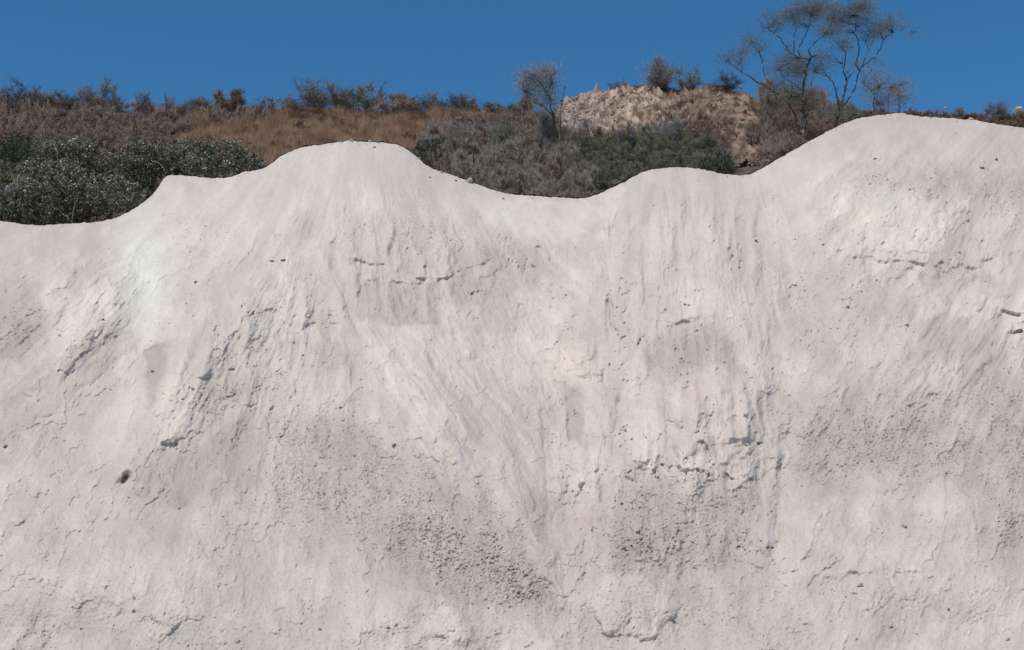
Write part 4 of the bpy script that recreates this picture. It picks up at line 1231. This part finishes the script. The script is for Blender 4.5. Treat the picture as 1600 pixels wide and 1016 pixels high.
# ---- trees traced limb by limb, each limb at its own depth
def traced_tree(name, Y, base_px, limbs, clumps, label, seed, bark, crownmat, twig=True, density=1.0, rmul=1.0, leafy=0.5, crown="foliage"):
    r = np.random.RandomState(seed)
    bp = at(base_px[0], base_px[1], Y)
    g0 = hz(bp[0], Y)
    base = np.array([bp[0], Y, min(g0, bp[2])])
    root = empty(name, base)
    tag(root, label, "tree")
    gt, gb, gc = Geo(), Geo(), Geo()
    s = Y / F
    if bp[2] - base[2] > 0.1 and name == 'bare_tree':
        tube(gt, [np.zeros(3) - [0, 0, .3], (bp - base) * 0.5, bp - base], 0.16 * rmul, 0.13 * rmul, 7)
    ends = []
    for li, (pts, w0, w1, main) in enumerate(limbs):
        n = len(pts); dep = np.cumsum(r.randn(n) * 0.16) + (0 if main else r.uniform(-0.9, 0.9) * 0)
        dep[0] = 0
        q = np.array([at(x, y, Y + d) for (x, y), d in zip(pts, dep)]) - base
        # finer and slightly crooked
        tt = np.linspace(0, n - 1, n * 4)
        q2 = np.stack([np.interp(tt, np.arange(n), q[:, k]) for k in range(3)], 1)
        q2[1:-1] += r.randn(len(q2) - 2, 3) * 0.022
        tube(gt if main else gb, q2, w0 * s / 2 * rmul, w1 * s / 2 * rmul, 6)
        ends.append(q2)
        if li > 0 or not main:
            for j in range(5):
                k = r.randint(len(q2) // 3, len(q2))
                d = unit(r.randn(3) * np.array([1, 1, .6]) + np.array([0, 0, .6]))
                tube(gb, wander(r, q2[k], q2[k] + d * r.uniform(0.3, 0.9), 5, 0.12), w1 * s * 0.3 * rmul, 0.006, 3)
    allp = np.concatenate(ends)
    for (cx, cy, rx, ry, dn) in clumps:
        rx *= 1.25; ry *= 1.25; dn *= 0.55
        c = at(cx, cy, Y + r.uniform(-0.5, 0.5)) - base
        R3 = np.array([rx * s, (rx + ry) * 0.5 * s, ry * s])
        near = allp[np.argmin(np.linalg.norm(allp - c, axis=1))]
        nsub = max(4, int(rx * ry / 11))
        u = unit(r.randn(nsub, 3)) * r.rand(nsub, 1) ** 0.45
        sub = c + u * R3
        for q in sub:
            if r.rand() < 0.75:
                tube(gb, wander(r, near, q, 6, 0.08), 0.012, 0.004, 3)
            n = int(60 * density * dn)
            p0 = q + r.randn(n, 3) * np.array([0.30, 0.30, 0.20])
            dr = unit(unit(q - near) * 0.7 + r.randn(n, 3) * 0.8 + np.array([0, 0, 0.35]))
            twigs(gc, r, p0, dr, 0.12 + 0.26 * r.rand(n), 0.013)
            nl = int(150 * density * dn * leafy)
            if nl:
                leaves(gc, r, q + r.randn(nl, 3) * np.array([0.34, 0.34, 0.22]), 0.055, 0.5)
    if gt.n: mesh_obj("trunk", *gt.out(), bark, parent=root)
    if gb.n: mesh_obj("branches", *gb.out(), bark, parent=root)
    mesh_obj(crown, *gc.out(), crownmat, parent=root, smooth=False)
    return root

def bark_mat():
    m, t, b = new_mat("patchy_bark")
    N, L = t.nodes, t.links
    tc = N.new("ShaderNodeTexCoord")
    nz = N.new("ShaderNodeTexNoise"); nz.inputs['Scale'].default_value = 2.2; nz.inputs['Detail'].default_value = 3
    L.new(tc.outputs['Object'], nz.inputs['Vector'])
    cr = N.new("ShaderNodeValToRGB")
    e = cr.color_ramp.elements
    e[0].position = 0.52; e[0].color = (0.022, 0.02, 0.02, 1)
    e[1].position = 0.62; e[1].color = (0.22, 0.23, 0.23, 1)
    L.new(nz.outputs['Fac'], cr.inputs['Fac'])
    L.new(cr.outputs['Color'], b.inputs['Base Color'])
    b.inputs['Roughness'].default_value = 0.85
    return m
M_bark = bark_mat()

TA = [([(1256, 232), (1255, 215), (1256, 195), (1254, 175), (1256, 146), (1255, 132), (1259, 117), (1260, 106), (1264, 96), (1268, 88)], 5.5, 3.0, True),
      ([(1255, 215), (1242, 178), (1228, 158), (1213, 146), (1194, 133), (1174, 122), (1158, 112), (1138, 97)], 3.8, 1.2, False),
      ([(1207, 143), (1199, 125), (1192, 108), (1190, 91), (1184, 78), (1176, 66)], 2.4, 1.0, False),
      ([(1256, 150), (1250, 138), (1242, 130), (1226, 124), (1218, 110)], 2.6, 1.0, False),
      ([(1268, 88), (1262, 80), (1272, 68), (1279, 61), (1290, 52)], 2.4, 1.0, False),
      ([(1264, 94), (1257, 90), (1251, 91), (1247, 78), (1252, 68), (1259, 54), (1264, 41), (1266, 22)], 3.0, 1.0, False),
      ([(1251, 91), (1234, 84), (1228, 73), (1221, 62), (1210, 52), (1200, 45), (1188, 40)], 2.4, 0.8, False),
      ([(1240, 86), (1241, 68), (1241, 57), (1244, 47), (1240, 30)], 2.0, 0.8, False),
      ([(1160, 113), (1160, 105), (1158, 96)], 1.8, 0.8, False),
      ([(1236, 150), (1238, 135), (1235, 125)], 2.0, 0.8, False),
      ([(1196, 190), (1200, 170), (1198, 150)], 2.0, 1.0, False),
      ([(1212, 185), (1213, 165), (1212, 148)], 2.4, 1.2, False),
      ([(1285, 60), (1295, 45), (1305, 30)], 1.4, 0.7, False),
      ([(1270, 150), (1268, 130), (1272, 112)], 1.6, 0.8, False)]
CA = [(1262, 16, 26, 14, 1.2), (1238, 24, 18, 13, 1), (1280, 20, 14, 14, 1), (1293, 8, 12, 8, .8), (1207, 30, 14, 9, 1), (1194, 40, 10, 6, .8), (1215, 46, 14, 9, .6),
      (1255, 38, 20, 8, .7), (1175, 64, 14, 11, .8), (1158, 80, 13, 9, .8), (1136, 91, 14, 7, .8), (1150, 98, 14, 7, .6), (1190, 78, 10, 12, .6),
      (1240, 98, 24, 15, 1.2), (1222, 108, 18, 10, 1), (1252, 112, 16, 12, .9), (1283, 88, 14, 8, .9), (1272, 104, 12, 12, .5), (1292, 52, 12, 7, .9),
      (1232, 72, 10, 8, .3), (1240, 150, 40, 24, .7), (1205, 160, 24, 22, .5), (1270, 160, 18, 22, .6), (1215, 135, 20, 14, .5), (1290, 105, 12, 14, .35)]
traced_tree("bare_tree", 86, (1256, 232), TA, CA, "tall wide spreading grey tree, left one of the tall pair on the right", 41, M_bark, M_olive)
TB = [([(1302, 205), (1309, 185), (1315, 167), (1322, 160), (1329, 150), (1337, 136), (1341, 114), (1348, 102), (1352, 90), (1357, 78), (1353, 66)], 3.6, 1.2, True),
      ([(1308, 185), (1310, 165), (1309, 155), (1305, 138), (1300, 126), (1293, 119), (1288, 113)], 3.4, 1.2, False),
      ([(1312, 172), (1317, 155), (1321, 138), (1323, 124), (1318, 110), (1316, 98)], 4.2, 1.6, False),
      ([(1323, 124), (1328, 120), (1331, 116)], 1.8, 1.2, False),
      ([(1318, 108), (1320, 98), (1322, 83), (1319, 76), (1318, 66)], 2.6, 1.0, False),
      ([(1348, 104), (1358, 96), (1368, 87), (1376, 76), (1380, 63), (1388, 54)], 2.0, 1.2, False),
      ([(1343, 112), (1337, 100), (1341, 85), (1343, 73), (1340, 60), (1335, 52), (1338, 36), (1340, 15)], 2.8, 0.9, False),
      ([(1357, 78), (1362, 70), (1366, 58)], 1.6, 0.8, False),
      ([(1322, 83), (1310, 68), (1300, 60), (1294, 52)], 1.6, 0.8, False),
      ([(1348, 102), (1356, 104), (1362, 112)], 1.4, 0.6, False),
      ([(1386, 58), (1400, 50), (1414, 46), (1430, 52)], 1.0, 0.5, False)]
CB = [(1340, 5, 17, 14, 1.2), (1352, 14, 10, 12, 1), (1334, 26, 16, 12, 1), (1352, 30, 8, 8, .9), (1310, 22, 18, 10, 1), (1300, 36, 13, 12, 1.1), (1308, 46, 10, 8, .9),
      (1287, 52, 12, 7, .9), (1344, 40, 10, 8, .8), (1322, 66, 12, 9, 1.1), (1316, 74, 8, 6, .7), (1352, 56, 12, 7, .9), (1366, 50, 12, 8, 1), (1380, 40, 15, 12, 1.2),
      (1394, 26, 6, 7, .9), (1376, 50, 12, 8, 1), (1398, 38, 8, 5, .6), (1410, 38, 8, 6, .4), (1424, 52, 12, 5, .35), (1336, 98, 9, 6, .6), (1374, 100, 12, 6, .4),
      (1296, 92, 10, 8, .4), (1316, 45, 14, 12, .3), (1290, 110, 10, 8, .3), (1302, 175, 20, 14, .8), (1330, 178, 20, 10, .5), (1297, 10, 8, 8, .5)]
traced_tree("bare_tree", 84, (1302, 205), TB, CB, "tall slender grey tree with three dark stems forking low, right one of the tall pair", 42, M_bark, M_olive)
TC = [([(1366, 184), (1365, 165), (1366, 150), (1360, 140), (1350, 132)], 1.8, 0.8, True), ([(1366, 152), (1371, 160), (1378, 175)], 1.6, 0.8, False),
      ([(1388, 182), (1388, 160), (1390, 145), (1396, 134)], 1.4, 0.6, False), ([(1404, 182), (1405, 162), (1402, 145)], 1.6, 0.6, False), ([(1367, 148), (1376, 135), (1385, 125)], 1.2, .5, False)]
CC = [(1365, 132, 18, 22, .8), (1392, 138, 18, 20, .8), (1412, 150, 14, 22, .7), (1380, 158, 26, 18, .6), (1418, 128, 8, 8, .4), (1350, 112, 8, 10, .4)]
traced_tree("small_bare_tree", 90, (1384, 186), TC, CC, "small hazy leafless tree right of the tall pair on the right crest", 43, M_stem, M_grey, leafy=0.0, density=1.3, crown="twigs")
TD = [([(870, 215), (867, 193), (864, 179), (860, 165), (859, 153), (854, 142), (843, 128), (836, 117)], 3.2, 1.0, True),
      ([(864, 179), (852, 170), (843, 161), (829, 148), (817, 142)], 2.0, 0.9, False), ([(859, 150), (865, 135), (862, 118)], 1.2, .6, False), ([(843, 128), (846, 115), (848, 106)], 1, .5, False)]
CD = [(822, 125, 17, 16, 1), (840, 120, 18, 20, 1), (856, 128, 14, 24, .9), (830, 145, 20, 14, .8), (862, 155, 16, 18, .7), (872, 103, 10, 5, .35), (845, 165, 18, 14, .6), (852, 112, 10, 10, .8)]
traced_tree("leaning_bare_tree", 86, (870, 215), TD, CD, "leafless grey tree leaning left in front of the rocky face with smoky crown", 44, M_stemdark, M_grey, leafy=0.15, density=1.3, crown="twigs")
TE = [([(877, 222), (876, 207), (876, 173), (880, 149), (883, 134)], 1.9, 1.0, True), ([(877, 175), (884, 165), (890, 158)], 1, .5, False)]
CE = [(884, 136, 6, 8, .3), (876, 160, 8, 14, .3)]
traced_tree("leaning_bare_tree", 85, (877, 222), TE, CE, "thin upright bare stem just right of the leaning tree before the rocky face", 45, M_stemdark, M_grey, leafy=0, crown="twigs")
TF = [([(1030, 150), (1030, 135), (1031, 120), (1034, 104)], 1.6, .8, True), ([(1030, 140), (1020, 128), (1012, 118)], 1.2, .5, False)]
CF = [(1015, 108, 14, 10, .6), (1035, 104, 14, 12, .6), (1028, 122, 22, 14, .6)]
traced_tree("small_bare_tree", 98, (1030, 152), TF, CF, "small airy leafless tree on the skyline right of the bright rocky face", 46, M_stemdark, M_grey, leafy=0, density=1.2, crown="twigs")

# pale and dark dead sticks seen in the scrub
def stick(pts, Y, wpx, mat, label):
    r = np.random.RandomState(int(pts[0][0]))
    q = np.array([at(x, y, Y + 0.1 * r.randn()) for x, y in pts])
    base = q[0].copy()
    g = Geo(); tube(g, q - base, wpx * Y / F / 2, wpx * Y / F / 4, 5)
    o = mesh_obj("dead_branch", *g.out(), mat, loc=base)
    tag(o, label, "branch")
stick([(780, 291), (781, 284), (779, 277), (778, 271)], 70.5, 1.6, M_pale, "short pale upright dead branch in the grey bushes above the dip")
stick([(764, 276), (752, 265), (740, 256), (728, 245), (712, 229)], 71, 1.0, M_pale, "long thin pale dead branch slanting through the grey bushes")
stick([(261, 180), (259, 160), (258, 142)], 88, 1.4, M_stemdark, "thin dark upright dead stick on the left skyline")
stick([(327, 182), (327, 165)], 88, 1.4, M_stemdark, "short dark dead stick left of the domed bush on the skyline")
for st_, lab_ in [([(1050, 186), (1047, 176), (1049, 166)], "short dark dead stick in the brown scrub between the rocky patches"),
                  ([(741, 258), (739, 244), (742, 230)], "dark dead stick in the grey bushes below the cream rocks"),
                  ([(905, 262), (899, 250), (902, 238)], "dark crooked stick where grey bushes meet the green ones"),
                  ([(990, 256), (987, 246), (983, 240)], "small dark stick among the dull green bushes"),
                  ([(1262, 196), (1258, 182), (1250, 172)], "dark stem crossing the scrub under the left tall tree"),
                  ([(838, 250), (842, 240), (850, 232)], "dark slanting stick under the leaning tree"),
                  ([(208, 205), (212, 192), (209, 182)], "dark stump-like stick in the brown scrub above the glossy shrubs"),
                  ([(815, 300), (812, 285), (818, 270)], "dark stem low in the grey bushes near the dip")]:
    stick(st_, 72 if st_[0][1] > 225 else 86, 2.0, M_stemdark, lab_)
stick([(879, 272), (876, 262), (874, 250), (872, 236)], 73, 2.2, M_stemdark, "dark crooked dead branch low in the grey bushes left of the green ones")
